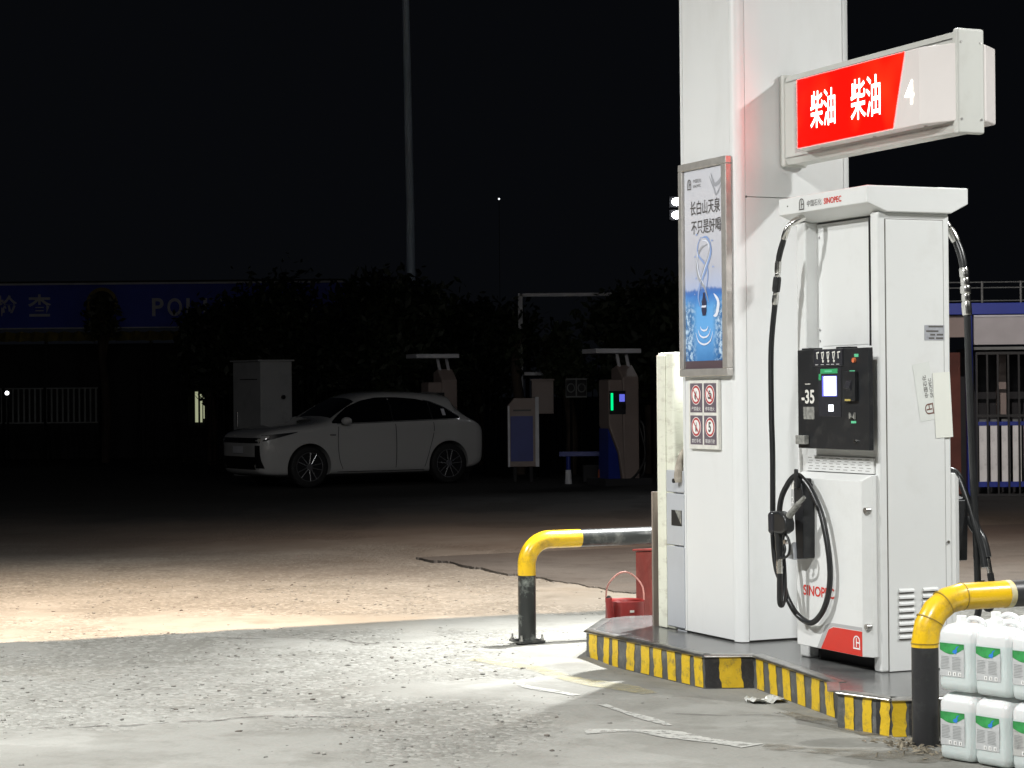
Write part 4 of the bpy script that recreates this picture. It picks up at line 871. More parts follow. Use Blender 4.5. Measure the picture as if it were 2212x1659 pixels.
# ================================================================== JUGS
def jug(name='liquid_jug'):
    b = MB(); w, d = .0945, .112
    rings = []
    def ring(sx, sy, z, r, cx=0):
        P = rrect(-sx+cx, sx+cx, -sy, sy, r, 4); rings.append([(x, y, z) for x, y in P])
    ring(w-.012, d-.012, .000, .02); ring(w-.003, d-.003, .008, .03); ring(w, d, .035, .03); ring(w-.003, d-.003, .11, .03); ring(w-.003, d-.003, .15, .03); ring(w, d, .20, .03)
    ring(w, d, .243, .03); ring(w-.005, d-.007, .262, .032); ring(w-.018, d-.026, .279, .03); ring(w-.042, d-.060, .288, .022); ring(.03, .03, .289, .012)
    n = len(rings[0]); vs = [p for rg in rings for p in rg]
    b.add(vs, [(i*n+k, i*n+(k+1) % n, (i+1)*n+(k+1) % n, (i+1)*n+k) for i in range(len(rings)-1) for k in range(n)]+[tuple(range(n)), tuple(range((len(rings)-1)*n, len(rings)*n))])
    return b
JB = jug().mesh('jug_body', M['jug'], smooth=50)
def jcap():
    return MB().cyl((-.050, 0, .276), (-.050, 0, .290), .024, n=18).cyl((-.050, 0, .290), (-.050, 0, .314), .0225, .0215, n=18)
def jhandle():
    return MB().tube(bez([(-.018, 0, .280), (-.010, 0, .298), (.01, 0, .306), (.04, 0, .304), (.062, 0, .295), (.072, 0, .268)], 5), .0125, 10)
JC = jcap().mesh('cap', M['cap'], smooth=40); JH = jhandle().mesh('handle', M['jug'], smooth=50)
def lab(z0_, z1_, x0, x1, m, e=.0): return MB().sheet([(x0, -.1132-e, z0_), (x1, -.1132-e, z0_), (x1, -.1132-e, z1_), (x0, -.1132-e, z1_)])
LX0, LX1, LZ0, LZ1 = -.080, .050, .062, .205
JL = lab(LZ0, LZ1, LX0, LX1, None).mesh('label', M['labelpaper']); JLD = lab(LZ0, LZ1, LX0, LX1, None).mesh('label', M['dirtylabel'])
g = MB(); top_ = [(LX0, LZ1)]+[(LX0+(LX1-LX0)*k/12, LZ1-.030-.022*math.sin(math.pi*min(1, k/12*1.02))**1.0+.010*(k/12)) for k in range(13)]+[(LX1, LZ1)]
g.sheet([(x, -.1140, z) for x, z in top_]); JG = g.mesh('label_band', M['labelgreen'])
g = MB(); g.sheet([(x, -.1147, z) for x, z in ((-.012, .166), (.006, .160), (.014, .172), (.012, .184), (.024, .196), (.010, .192), (.004, .180), (-.008, .176))]); JBL = g.mesh('label_flash', M['labelblue'])
g = MB(); rr_ = random.Random(3)
for cxx in (-.074, -.014):
    for k in range(9): z = .145-k*.0065; g.sheet([(cxx, -.1144, z), (cxx+rr_.uniform(.03, .052), -.1144, z), (cxx+.045, -.1144, z+.002), (cxx, -.1144, z+.002)])
JT = g.mesh('small_print', M['labeltext'])
g = MB()
for x in (-.035, -.008, .020): g.sheet([(x, -.1146, .066), (x+.015, -.1146, .066), (x+.015, -.1146, .083), (x, -.1146, .083)])
JQ = g.mesh('print_box', M['whiteprint'])
g = MB()
for x in (-.029, -.002, .026): g.sheet([(x, -.1151, .069), (x+.004, -.1151, .069), (x+.004, -.1151, .080), (x, -.1151, .080)])
JK = g.mesh('print_mark', M['inkgrey'])
ja = math.atan2(-.79, .62)       # direction of the label faces
ju = Vector((.62, -.785, 0)).normalized(); jw = Vector((.785, .62, 0)).normalized()
J0 = Vector((1.835, 9.235, 0))+ju*.0945+jw*.112
names = {(3, 0, 1): 'fourth jug of the top layer, cut by the right edge of the photo', (3, 0, 0): 'fourth bottom jug, cut by the right edge of the photo', (0, 0, 1): 'white jug nearest the bollard, top layer, its cap and green label facing left', (1, 0, 1): 'second white jug from the bollard in the top layer of the stack', (2, 0, 1): 'third white jug from the bollard in the top layer',
         (0, 0, 0): 'bottom jug at the foot of the near bollard, left corner of the stack', (1, 0, 0): 'second bottom jug from the bollard, under the second top jug', (2, 0, 0): 'grimy bottom jug with a stained label, third from the bollard',
         (0, 1, 1): 'jug behind the top corner jug with only cap and handle showing', (1, 1, 1): 'middle jug of the second top row, its cap behind the second jug', (2, 1, 1): 'right jug of the second top row, behind the third jug',
         (0, 2, 1): 'jug of the back row nearest the fuel pump', (1, 2, 1): 'back row jug whose handle shows at the right edge'}
for (i, j, k), lb in names.items():
    o = bpy.data.objects.new('liquid_jug', None); col.objects.link(o); o.empty_display_size = .1
    o.location = J0+ju*(i*.1945+random.uniform(-.003, .003))+jw*(j*.230)+Vector((0, 0, .006+k*.296)); o.rotation_euler = (0, 0, ja+random.uniform(-.05, .05))
    tag(o, lb, 'jug', 'white jugs stacked two high')
    for nm, me_ in (('jug_body', JB), ('cap', JC), ('handle', JH), ('label', JLD if (i, j, k) == (2, 0, 0) else JL), ('label_band', JG), ('label_flash', JBL), ('small_print', JT), ('print_box', JQ), ('print_mark', JK)):
        if nm in ('label_band', 'label_flash', 'small_print', 'print_box', 'print_mark'):
            if j: continue
            c = bpy.data.objects.new(nm, me_); col.objects.link(c); c.parent = labo; continue
        if nm == 'label' and j: continue
        c = bpy.data.objects.new(nm, me_); col.objects.link(c); c.parent = o
        if nm in ('cap', 'handle') and k == 0: c.location = (0, 0, -.017)
        if nm == 'label': labo = c

# litter by the kerb and dry debris at the bollard foot
b = MB(); rr_ = random.Random(5); n = 9; vs = []
for i in range(n+1):
    for k in range(n+1): vs.append((-.10+.2*i/n, -.065+.13*k/n, .012+rr_.uniform(0, .018)+.012*math.sin(i*1.1)))
b.add(vs, [(i*(n+1)+k, i*(n+1)+k+1, (i+1)*(n+1)+k+1, (i+1)*(n+1)+k) for i in range(n) for k in range(n)])
o = b.build('foil_wrapper', M['foil']); o.location = (1.31, 11.13, gz(1.31, 11.13)-.008); o.rotation_euler = (0, 0, .3); tag(o, 'crumpled silvery wrapper lying at the foot of the striped kerb', 'litter')
b = MB(); rr_ = random.Random(9)
for k in range(170):
    a = rr_.uniform(0, 6.28); rad = .075+abs(rr_.gauss(0, .09)); x = 1.853+rad*math.cos(a); y = 9.60+rad*math.sin(a)*1.4-.03; l = rr_.uniform(.005, .022); th = rr_.uniform(0, 3.14); z = gz(x, y)+rr_.uniform(.002, .018)
    d = Vector((math.cos(th), math.sin(th), rr_.uniform(-.3, .5)))*l; w = Vector((-math.sin(th), math.cos(th), rr_.uniform(-.4, .4)))*rr_.uniform(.002, .009); p = Vector((x, y, z)); b.add([p-d-w, p+d-w, p+d+w, p-d+w, p+Vector((0, 0, .008))], [(0, 1, 4), (1, 2, 4), (2, 3, 4), (3, 0, 4)])
o = b.build('dry_debris', M['debris']); tag(o, 'dry leaves and crumbs gathered round the foot of the near bollard', 'debris', kind='stuff')

# ================================================================== PARKED CAR
def make_car():
    root = wthing('parked_car', 'white crossover car with black windows parked before the fence', 'car', (-4.865, 37.76, -.03), R(30.9))
    # stations: x, z_low, z_shoulder, z_top, w_low, w_shoulder, w_top, crown
    S = [(0.00, .36, .80, .86, .64, .68, .52, .02), (.05, .24, .90, .96, .76, .82, .66, .02), (.22, .20, .97, 1.03, .87, .91, .72, .025), (.55, .19, 1.00, 1.08, .91, .945, .76, .03),
         (.95, .19, 1.03, 1.12, .93, .955, .77, .03), (1.36, .19, 1.07, 1.17, .94, .955, .76, .03), (1.50, .19, 1.08, 1.27, .94, .955, .72, .03), (1.80, .19, 1.09, 1.48, .94, .955, .67, .03), (2.08, .19, 1.10, 1.62, .945, .955, .63, .03),
         (2.45, .19, 1.11, 1.68, .945, .955, .62, .03), (2.95, .19, 1.12, 1.675, .945, .955, .61, .03), (3.35, .19, 1.14, 1.665, .94, .955, .61, .03), (3.72, .20, 1.15, 1.635, .93, .95, .61, .02), (3.90, .21, 1.15, 1.61, .925, .95, .60, .02), (3.955, .21, 1.15, 1.60, .925, .95, .60, .02),
         (3.99, .22, 1.15, 1.50, .91, .945, .57, .02), (4.28, .25, 1.14, 1.20, .89, .925, .60, .02), (4.36, .27, 1.11, 1.15, .88, .91, .60, .02),
         (4.46, .30, 1.06, 1.10, .85, .88, .62, .01), (4.54, .38, .96, 1.00, .80, .82, .60, .01), (4.57, .48, .80, .86, .66, .70, .5, .01)]
    prof = []
    for x, zl, zs, zt, wl, ws, wt, cr in S:
        half = [(0, zl), (wl*.6, zl), (wl*.96, zl+.03), (wl, zl+.12*(zs-zl)), (ws+.004, zl+.5*(zs-zl)), (ws, zs-.08*(zs-zl)), (ws*.985, zs), (ws*.35+wt*.65 if zt-zs > .2 else ws*.90, zs+(zt-zs)*.62), (wt, zt-.03*(1 if zt-zs > .2 else .3)), (wt*.6, zt+cr*.6), (0, zt+cr)]
        ring = [(x, y, z) for y, z in half]+[(x, -y, z) for y, z in half[-2:0:-1]]; prof.append(ring)
    n = len(prof[0]); b = MB()
    b.add([p for r_ in prof for p in r_], [(i*n+k, i*n+(k+1) % n, (i+1)*n+(k+1) % n, (i+1)*n+k) for i in range(len(prof)-1) for k in range(n)]+[tuple(range(n)), tuple(range((len(prof)-1)*n, len(prof)*n))])
    tmp = b.build('body', M['carpaint'], root)
    ss = tmp.modifiers.new('s', 'SUBSURF'); ss.levels = 2; ss.render_levels = 2
    cuts = []
    for wx in (.95, 3.76):
        c = MB().cyl((wx, -1.2, .37), (wx, 1.2, .37), .415, n=40); c.add([], []); co = c.build('cut', M['carblack']); cuts.append(co); co.matrix_world = root.matrix_world
        co.parent = root; md = tmp.modifiers.new('b', 'BOOLEAN'); md.operation = 'DIFFERENCE'; md.object = co; md.solver = 'EXACT'
    bpy.context.view_layer.update(); dg = bpy.context.evaluated_depsgraph_get()
    me = bpy.data.meshes.new_from_object(tmp.evaluated_get(dg))
    tmp.modifiers.clear(); tmp.data = me; me.name = 'body'; me.materials.clear(); me.materials.append(M['carpaint']); 
    me.polygons.foreach_set('material_index', [0]*len(me.polygons)); me.polygons.foreach_set('use_smooth', [True]*len(me.polygons)); me.set_sharp_from_angle(angle=R(38))
    for c in cuts: bpy.data.objects.remove(c)
    bvh = BVHTree.FromPolygons([v.co for v in me.vertices], [tuple(p.vertices) for p in me.polygons])
    body = tmp
    def patch(name, m, grid, d, parent=root, out=.004, label=None):
        """grid: rows of start points; each is cast along d on to the body"""
        d = Vector(d).normalized(); b = MB(); rows = []
        for row in grid:
            rr = []
            for p in row:
                h, nrm, idx, dist = bvh.ray_cast(Vector(p), d)
                if h is None: h, nrm, idx, dist = bvh.find_nearest(Vector(p))
                if nrm.dot(d) > 0: nrm = -nrm
                rr.append(h+nrm*out)
            rows.append(rr)
        k = len(rows[0]); b.add([p for r_ in rows for p in r_], [(i*k+j, i*k+j+1, (i+1)*k+j+1, (i+1)*k+j) for i in range(len(rows)-1) for j in range(k-1)])
        return b.build(name, m, parent, smooth=50)
    def ip(tab, x):
        for (a, c), (e, f) in zip(tab, tab[1:]):
            if a <= x <= e: return c+(f-c)*(x-a)/(e-a)
        return tab[-1][1] if x > tab[-1][0] else tab[0][1]
    bot = [(1.40, 1.125), (2.0, 1.135), (4.05, 1.19)]
    topc = [(1.40, 1.135), (1.60, 1.28), (1.80, 1.41), (2.08, 1.52), (2.40, 1.575), (2.8, 1.575), (3.2, 1.545), (3.5, 1.48), (3.75, 1.38), (4.02, 1.20)]
    for sy in (-1, 1):
        for a, c in ((1.42, 2.62), (2.645, 3.42), (3.445, 4.00)):
            xs_ = [a+(c-a)*k/16 for k in range(17)]
            patch('side_window', M['carglass'], [[(x, sy*2, ip(bot, x)+(ip(topc, x)-ip(bot, x))*v/6) for x in xs_] for v in range(7)], (0, -sy, 0))
        patch('pillar_trim', M['carblack'], [[(1.43+2.58*k/30, sy*2, ip(bot, 1.43+2.58*k/30)+(ip(topc, 1.43+2.58*k/30)-ip(bot, 1.43+2.58*k/30)+.006)*v/6) for k in range(31)] for v in range(7)], (0, -sy, 0), out=.002)
        # chrome line under the windows
        patch('window_trim', M['alloy'], [[(3.35+.66*k/14, sy*2, ip(topc, 3.35+.66*k/14)+.004+.014*v) for k in range(15)] for v in range(2)], (0, -sy, 0), out=.006)
        patch('glass_sticker', M['faintwhite'], [[(3.66+.07*k, sy*2, z+.0*k) for k in (0, 1)] for z in (1.24, 1.36)], (0, -sy, 0), out=.008)
        xs_ = [1.5+2.5*k/40 for k in range(41)]
        patch('window_trim', M['alloy'], [[(x, sy*2, ip(bot, x)-.018+.012*v) for x in xs_] for v in range(2)], (0, -sy, 0), out=.006)
        # door gaps
        for pts in ([(1.52, 1.07), (1.50, .8), (1.53, .5), (1.60, .32)], [(2.66, 1.10), (2.67, .7), (2.66, .32)], [(3.44, 1.12), (3.44, .95), (3.36, .66), (3.28, .40), (3.25, .32)]):
            P = bez([(x, 0, z) for x, z in pts], 6); patch('door_gap', M['carblack'], [[(p.x+e, sy*2, p.z) for p in P] for e in (-.006, .006)], (0, -sy, 0), out=.003)
        patch('sill_line', M['carblack'], [[(1.5+1.75*k/20, sy*2, z) for k in range(21)] for z in (.265, .275)], (0, -sy, 0), out=.003)
        for a in (2.45, 3.40): patch('door_handle', M['carpaint'], [[(a+.17*k/6, sy*2, z) for k in range(7)] for z in (.93, .96)], (0, -sy, 0), out=.010)
        patch('side_badge', M['alloy'], [[(1.34+.12*k/5, sy*2, z) for k in range(6)] for z in (.915, .935)], (0, -sy, 0), out=.006)
        patch('corner_vent', M['carblack'], [[(-.25+.02*k, sy*(.60+.028*k)-sy*0, z) for k in range(6)] for z in (.36, .5, .6, .70, .76)], (.9, sy*.25, 0))
        # mirror
        mr_ = MB().ball((1.62, sy*1.06, 1.17), .10, .72, 12); o_ = mr_.build('door_mirror', M['carpaint'], root, smooth=70)
        MB().box(1.58, 1.65, min(sy*.93, sy*1.0), max(sy*.93, sy*1.0), 1.10, 1.13).build('mirror_arm', M['carblack'], root)
        patch('tail_light', M['carblack'], [[(4.8, sy*(.2+.62*k/8), z) for k in range(9)] for z in (1.0, 1.05)], (-1, 0, 0), out=.006)
    patch('windscreen', M['carglass'], [[(1.42+.60*v/8-.3, -.74+1.48*k/14+(.10*v/8)*(1-2*k/14), 2.4) for k in range(15)] for v in range(9)], (.28, 0, -1), out=.004)
    patch('headlight_bar', M['carblack'], [[(-1, -.80+1.6*k/24, z) for k in range(25)] for z in (.80, .89)], (1, 0, 0), out=.005)
    for sy in (-1, 1): patch('headlight', M['carblack'], [[(.10+.62*k/10, sy*2, .83+.15*k/10+(.105-.095*k/10)*v) for k in range(11)] for v in (0, 1)], (0, -sy, 0), out=.006)
    patch('front_grille', M['carblack'], [[(-1, -.74+1.48*k/16, z) for k in range(17)] for z in (.34, .46, .56)], (1, 0, 0), out=.005)
    patch('number_plate', M['faintwhite'], [[(-1, -.22+.44*k/4, z) for k in range(5)] for z in (.62, .74)], (1, 0, 0), out=.012)
    patch('rear_spoiler', M['carpaint'], [[(3.78+.26*v, -.54+1.08*k/10, 2.2) for k in range(11)] for v in (0, 1)], (0, 0, -1), out=.03)
    MB().box(.35, 4.3, -.80, .80, .20, .60).build('underbody', M['carblack'], root)
    for wx in (.95, 3.76):
        for sy in (-1, 1):
            y0 = sy*.945; y1 = sy*.72; wr = .37
            prof = [(.255, y1), (.34, y1), (wr-.012, y1+sy*.02), (wr, y1+sy*.05), (wr, y0-sy*.05), (wr-.012, y0-sy*.015), (.335, y0), (.262, y0-sy*.004), (.255, y0-sy*.03)]
            m_ = 36; vs = [(wx+r*math.cos(2*math.pi*k/m_), y, wr+r*math.sin(2*math.pi*k/m_)) for r, y in prof for k in range(m_)]
            b = MB(); b.add(vs, [(i*m_+k, i*m_+(k+1) % m_, (i+1)*m_+(k+1) % m_, (i+1)*m_+k) for i in range(len(prof)-1) for k in range(m_)])
            wh = b.build('wheel', M['tyre'], root, smooth=45)
            b = MB(); b.tube([(wx, y0-sy*.10, wr), (wx, y0-sy*.02, wr)], .25, 30); b.build('rim_well', M['alloydark'], wh, smooth=30)
            b = MB()
            rp = [(wx+.252*math.cos(2*math.pi*k/36), y0-sy*.006, wr+.252*math.sin(2*math.pi*k/36)) for k in range(37)]; b.tube(rp, .008, 6, caps=False)
            for k in range(5):
                a = 2*math.pi*k/5+.3+wx
                for da in (-.24, .24):
                    p0 = Vector((wx+.05*math.cos(a+da*1.5), y0-sy*.014, wr+.05*math.sin(a+da*1.5))); p1 = Vector((wx+.248*math.cos(a+da), y0-sy*.008, wr+.248*math.sin(a+da)))
                    b.tube([p0, p1], .0105, 6)
            b.cyl((wx, y0-sy*.03, wr), (wx, y0-sy*.002, wr), .055, n=16); b.build('rim', M['alloy'], wh, smooth=50)
    return root
make_car()

# ================================================================== CHARGING YARD BEHIND
# background positions: distance row by row; pixel direction -> point on the ground row
def gp_(x, Y): p = at(x, 850, Y); return p.x
def zt(x, y, Y): return at(x, y, Y).z
# big switch cabinet
X0, X1, Xm = gp_(497, 43), gp_(632, 43), gp_(568, 43)
sc = wthing('switch_cabinet', 'tall grey white electrical cabinet standing behind the front of the car', 'cabinet', (Xm, 42.6, -.03), 0)
zt_ = zt(565, 777, 42.6)
pl = [(0, 0), (X1-Xm, .35), (X1-Xm-.6, 1.3), (X0-Xm-.4, 1.0), (X0-Xm, .55)]
MB().prism([(0, 0), (X1-Xm, .35), (X0-Xm+.3, 1.5), (X0-Xm, .85)], 'z', .0, zt_).build('cabinet_body', M['cabinet'], sc, bevel=.02)
MB().prism([(-.04, -.05), (X1-Xm+.05, .33), (X0-Xm+.3, 1.56), (X0-Xm-.06, .85)], 'z', zt_, zt_+.03).build('roof_plate', M['cabinet'], sc)
v = Vector((X1-Xm, .35, 0)).normalized(); nrm = Vector((v.y, -v.x, 0))
MB().cyl(v*.48+nrm*.01+Vector((0, 0, 1.60)), v*.48+nrm*.06+Vector((0, 0, 1.60)), .04, n=12).build('door_lock', M['carblack'], sc)
v2 = Vector((X0-Xm, .85, 0)).normalized(); n2 = Vector((-v2.y, v2.x, 0)); n2 = n2 if n2.y < 0 else -n2
MB().tube([v2*.85+n2*.03+Vector((0, 0, 1.0)), v2*.85+n2*.03+Vector((0, 0, 1.3))], .015).build('door_handle', M['alloy'], sc)
b = MB()
for a, c, z0_, z1_ in ((.12, .80, .35, .37), (.12, .80, 1.95, 1.97)): b.add([v2*a+n2*.004+Vector((0, 0, z0_)), v2*c+n2*.004+Vector((0, 0, z0_)), v2*c+n2*.004+Vector((0, 0, z1_)), v2*a+n2*.004+Vector((0, 0, z1_))], [(0, 1, 2, 3)])
b.build('door_seam', M['carblack'], sc)

# EV chargers
def charger(x, y, label, scr=True, rz=R(22)):
    g = wthing('ev_charger', label, 'charger', (x, y, -.03), rz, 'electric car chargers in the dark yard')
    # faces: front at -y ; side profile (y,z)
    MB().prism([(-.22, .0), (.22, .0), (.26, .55), (.28, 1.0), (.28, 2.05), (.05, 2.12), (-.22, 1.90)], 'x', -.02, .30).build('housing', M['tan'], g, bevel=.03)
    MB().prism([(-.30, 1.86), (-.02, 1.86), (-.02, .95), (.0, .55), (.03, .05), (-.03, .05), (-.12, .6), (-.30, 1.05)], 'y', -.235, .20).build('front_shell', M['tan'], g, bevel=.03)
    MB().prism([(-.30, .04), (-.06, .04), (-.12, .55), (-.22, .80), (-.30, 1.0)], 'y', -.200, .18).build('lower_panel', M['blue'], g)
    MB().box(-.29, .02, -.248, -.236, 1.25, 1.66).build('screen_panel', M['glassdark'], g)
    MB().box(-.10, .00, -.256, -.249, 1.47, 1.60).build('screen', M['led_blue'] if scr else M['glassdark'], g)
    MB().box(-.265, -.225, -.258, -.249, 1.32, 1.62).build('status_light', M['led_green'] if scr else M['glassdark'], g)
    MB().box(-.06, .02, -.256, -.249, 1.34, 1.42).build('card_reader', M['carblack'], g)
    MB().box(-.55, .32, -.28, .34, 2.32, 2.40).build('rain_roof', M['faintwhite'], g, bevel=.01)
    for a in (.02, .20): MB().tube([(a-.05, .0, 2.33), (a+.03, .05, 2.04)], .032, 8).build('roof_strut', M['faintwhite'], g)
    MB().tube(bez([(.31, -.05, 1.15), (.42, -.12, 1.05), (.40, -.22, .6), (.34, -.28, .2), (.12, -.30, .03), (-.05, -.30, .02), (.2, -.31, .2), (.38, -.28, .55), (.33, -.1, 1.1)], 5), .022, 8).build('charging_cable', M['rubber'], g, smooth=50)
    MB().box(.30, .36, -.14, .02, 1.06, 1.22).build('plug_holder', M['carblack'], g)
    MB().box(-.45, .45, -.4, .4, -.02, .12).build('base', M['farwall'], g)
    return g
c2_ = at(1338, 1045, 37.6); charger(c2_.x, 37.6, 'tan fast charger with glowing green strip and small blue screen')
c1_ = at(950, 1035, 41.0); charger(c1_.x, 41.0, 'dark charger with a flat rain roof showing behind the car tail', False)

# information kiosk
kx = at(1130, 1030, 39.2).x; ki = wthing('information_board', 'free standing white framed board with a dark blue panel right of the car', 'board', (kx, 39.2, -.03), R(6))
hz = zt(1130, 860, 39.2)+.03; bz = zt(1130, 1008, 39.2)+.03; hw = 33/4600*39.2
MB().prism([(-hw, bz), (hw, bz), (hw, hz), (-hw+.12, hz), (-hw, hz-.14)], 'y', -.06, .10).build('frame', M['tan'], ki, bevel=.01)
MB().box(hw-.055, hw+.01, -.09, .12, bz, hz+.02).build('side_rail', M['faintwhite'], ki)
MB().box(-hw, -hw+.035, -.075, -.06, bz, hz-.14).build('side_rail', M['faintwhite'], ki)
MB().box(-hw+.05, hw-.10, -.075, -.0605, bz+.10, hz-.33).build('blue_panel', M['blue'], ki)
MB().box(-.18, .15, -.066, -.0605, hz-.24, hz-.21).build('title_line', M['carblack'], ki)
for a in (-.15, .15): MB().box(a-.03, a+.03, -.02, .05, 0, bz).build('leg', M['farwall'], ki)

def flatbox(name, label, cat, x0, x1, y0, y1, Y, m, th=.12, post=True, group=None, postm=None):
    p = at((x0+x1)/2, y1, Y); t = wthing(name, label, cat, (p.x, Y, -.03), 0, group); w = (x1-x0)/2/4600*Y; a = at((x0+x1)/2, y1, Y).z+.03; c = at((x0+x1)/2, y0, Y).z+.03
    MB().box(-w, w, -th/2, th/2, a, c).build('box_body', m, t, bevel=.01)
    if post:
        for q in ((-w*.5, w*.5) if w > .2 else (0,)): MB().cyl((q, 0, 0), (q, 0, a), .025, n=8).build('post', postm or M['fencedark'], t)
    return t, w, a, c
t_, w_, a_, c_ = flatbox('meter_box', 'tan meter box on a post behind the blue panelled board', 'meter box', 1149, 1196, 822, 894, 41.5, M['tan'], .18)
MB().box(-w_-.02, w_+.02, -.11, .11, c_, c_+.03).build('roof_lip', M['tan'], t_)
t_, w_, a_, c_ = flatbox('twin_sign', 'pair of small square notice plates on two thin posts beside the lit charger', 'sign', 1222, 1268, 817, 859, 41.0, M['fencegrey'], .03)
for sgn in (-1, 1):
    MB().box(sgn*w_/2-w_*.45, sgn*w_/2+w_*.45, -.02, -.016, a_+.03, c_-.03).build('sign_plate', M['farwall'], t_)
    MB().tube([(sgn*w_/2+.07*math.cos(6.2832*k/20), -.024, (a_+c_)/2+.08*math.sin(6.2832*k/20)) for k in range(21)], .012, 6, caps=False).build('sign_ring', M['fencegrey'], t_)
flatbox('meter_box', 'dark box on the fence right of the lit charger', 'meter box', 1376, 1420, 806, 872, 42.5, M['fencedark'], .18)
flatbox('concrete_block', 'low grey block on the ground left of the lit charger', 'block', 1259, 1308, 1005, 1041, 38.6, M['farwall'], .5, post=False)
# low blue bar barrier with orange-footed legs
bx0, bx1 = at(1208, 975, 38.2).x, at(1300, 975, 38.2).x; zb_ = at(1250, 978, 38.2).z
bn = wthing('low_barrier', 'low dark blue bar on two legs with pale and orange feet before the lit charger', 'barrier', ((bx0+bx1)/2, 38.2, -.03), 0)
hw_ = (bx1-bx0)/2; MB().box(-hw_, hw_, -.05, .05, zb_-.03, zb_+.05).build('bar', M['blue'], bn)
for q, m in ((hw_*-.58, M['faintwhite']), (hw_*.95, M['orange'])):
    MB().cyl((q, 0, .14), (q, 0, zb_), .04, n=10).build('leg', M['blue'], bn); MB().tube([(q, 0, 0), (q, 0, .25)], [.065, .05], 10).build('foot', m, bn)

# fence along the back of the yard
fn = wthing('yard_fence', 'long dark metal bar fence along the back of the yard', 'fence', (-8, 44, -.03), 0)
fx0, fx1 = at(300, 850, 44).x+8, at(1420, 850, 44).x+8; ft = at(860, 800, 44).z
BARM = MB().box(-.012, .012, -.012, .012, .1, ft).mesh('bar', M['fencedark'])
k = fx0
while k < fx1:
    o = bpy.data.objects.new('bar', BARM); col.objects.link(o); o.parent = fn; o.location = (k, 0, 0); k += .125
for z in (.25, ft-.15): MB().box(fx0, fx1, -.02, .02, z, z+.04).build('rail', M['fencedark'], fn)
for k in range(5):
    q = fx0+(fx1-fx0)*k/4; MB().box(q-.04, q+.04, -.04, .04, 0, ft+.1).build('post', M['fencedark'], fn)
# left grille with a caught gleam
gl = wthing('railing', 'pale grey railing panel low at the left edge beside a small lamp', 'railing', (at(60, 900, 50).x, 50, -.03), 0)
x_a, x_b = at(-20, 850, 50).x-at(60, 900, 50).x, at(215, 850, 50).x-at(60, 900, 50).x; za, zb = at(60, 915, 50).z+.03, at(60, 838, 50).z+.03
BM2 = MB().box(-.02, .02, -.015, .015, za, zb).mesh('bar', M['fencegrey']); k = x_a
while k < x_b:
    o = bpy.data.objects.new('bar', BM2); col.objects.link(o); o.parent = gl; o.location = (k, 0, 0); k += .13
MB().box(x_a, x_b, -.02, .02, za, za+.03).build('rail', M['fencegrey'], gl); MB().box(x_a, x_b, -.02, .02, zb-.03, zb).build('rail', M['fencegrey'], gl)
for q in (x_a+.3, (x_a+x_b)/2, x_b): MB().box(q-.03, q+.03, -.03, .03, 0, zb).build('post', M['fencedark'], gl)

# police check station far left
Yb = 56.0
bl = wthing('check_station', 'far police check building with a dark blue fascia carrying white characters', 'building', (at(360, 850, Yb).x, Yb, -.03), 0); ox = bl.location.x
def bx(x): return at(x, 850, Yb).x-ox
def bz_(x, y): return at(x, y, Yb).z+.03
MB().box(bx(-60), bx(745), .0, .6, bz_(300, 708), bz_(300, 614)).build('fascia', M['navy'], bl)
MB().box(bx(-60), bx(745), -.03, .62, bz_(300, 614), bz_(300, 614)+.05).build('top_edge', M['faintwhite'], bl)
MB().box(bx(-60), bx(745), -.02, -.001, bz_(300, 709), bz_(300, 709)+.035).build('lower_edge', M['faintwhite'], bl)
MB().box(bx(-60), bx(745), .8, 5.5, 0, bz_(300, 740)).build('wall', M['farwall'], bl)
MB().box(bx(-60), bx(745), .0, 5.5, bz_(300, 610), bz_(300, 610)+.05).build('roof', M['farwall'], bl)
b = MB(); n_ = 26
for k in range(n_):
    a = bx(-60)+(bx(745)-bx(-60))*k/n_; c = bx(-60)+(bx(745)-bx(-60))*(k+1)/n_; m_ = (a+c)/2; zl, zh = bz_(300, 737), bz_(300, 716)
    b.add([(a, .1, zh-.02), (m_, -.15, zh+.02), (m_, -.35, zl), (a, -.1, zl+.03)], [(0, 1, 2, 3)]); b.add([(m_, -.15, zh+.02), (c, .1, zh-.02), (c, -.1, zl+.03), (m_, -.35, zl)], [(0, 1, 2, 3)])
b.build('eave_sheet', M['gold'], bl)
WX, WZ = Vector((1, 0, 0)), Vector((0, 0, 1))
for tx, xa, xb, ya, yb in (('安', -125, -78, 684, 636), ('检', -8, 38, 684, 638), ('查', 62, 112, 684, 636), ('P', 330, 355, 683, 644), ('O', 363, 395, 683, 644), ('L', 404, 428, 683, 644), ('I', 441, 449, 683, 644), ('C', 464, 492, 683, 644), ('E', 505, 527, 683, 644)):
    lettering(tx, M['faintwhite'], bl, (bx(xa), -.006, bz_(xa, ya)), WX, WZ, bx(xb)-bx(xa), bz_(xa, yb)-bz_(xa, ya), off=(0, 0, 0), bold=.02)
# round crest
def badge(r, m, d): MB().sheet([(bx(222)+r*math.sin(6.2832*k/32), -d, bz_(222, 657)+r*1.05*math.cos(6.2832*k/32)) for k in range(32)]).build('crest', m, bl)
badge(.42, M['gold'], .010); badge(.33, M['farwall'], .016); badge(.12, M['gold'], .020)
MB().prism([(bx(205), bz_(222, 692)), (bx(239), bz_(222, 692)), (bx(246), bz_(222, 676)), (bx(198), bz_(222, 676))], 'y', -.014, -.008).build('crest', M['farwall'], bl)
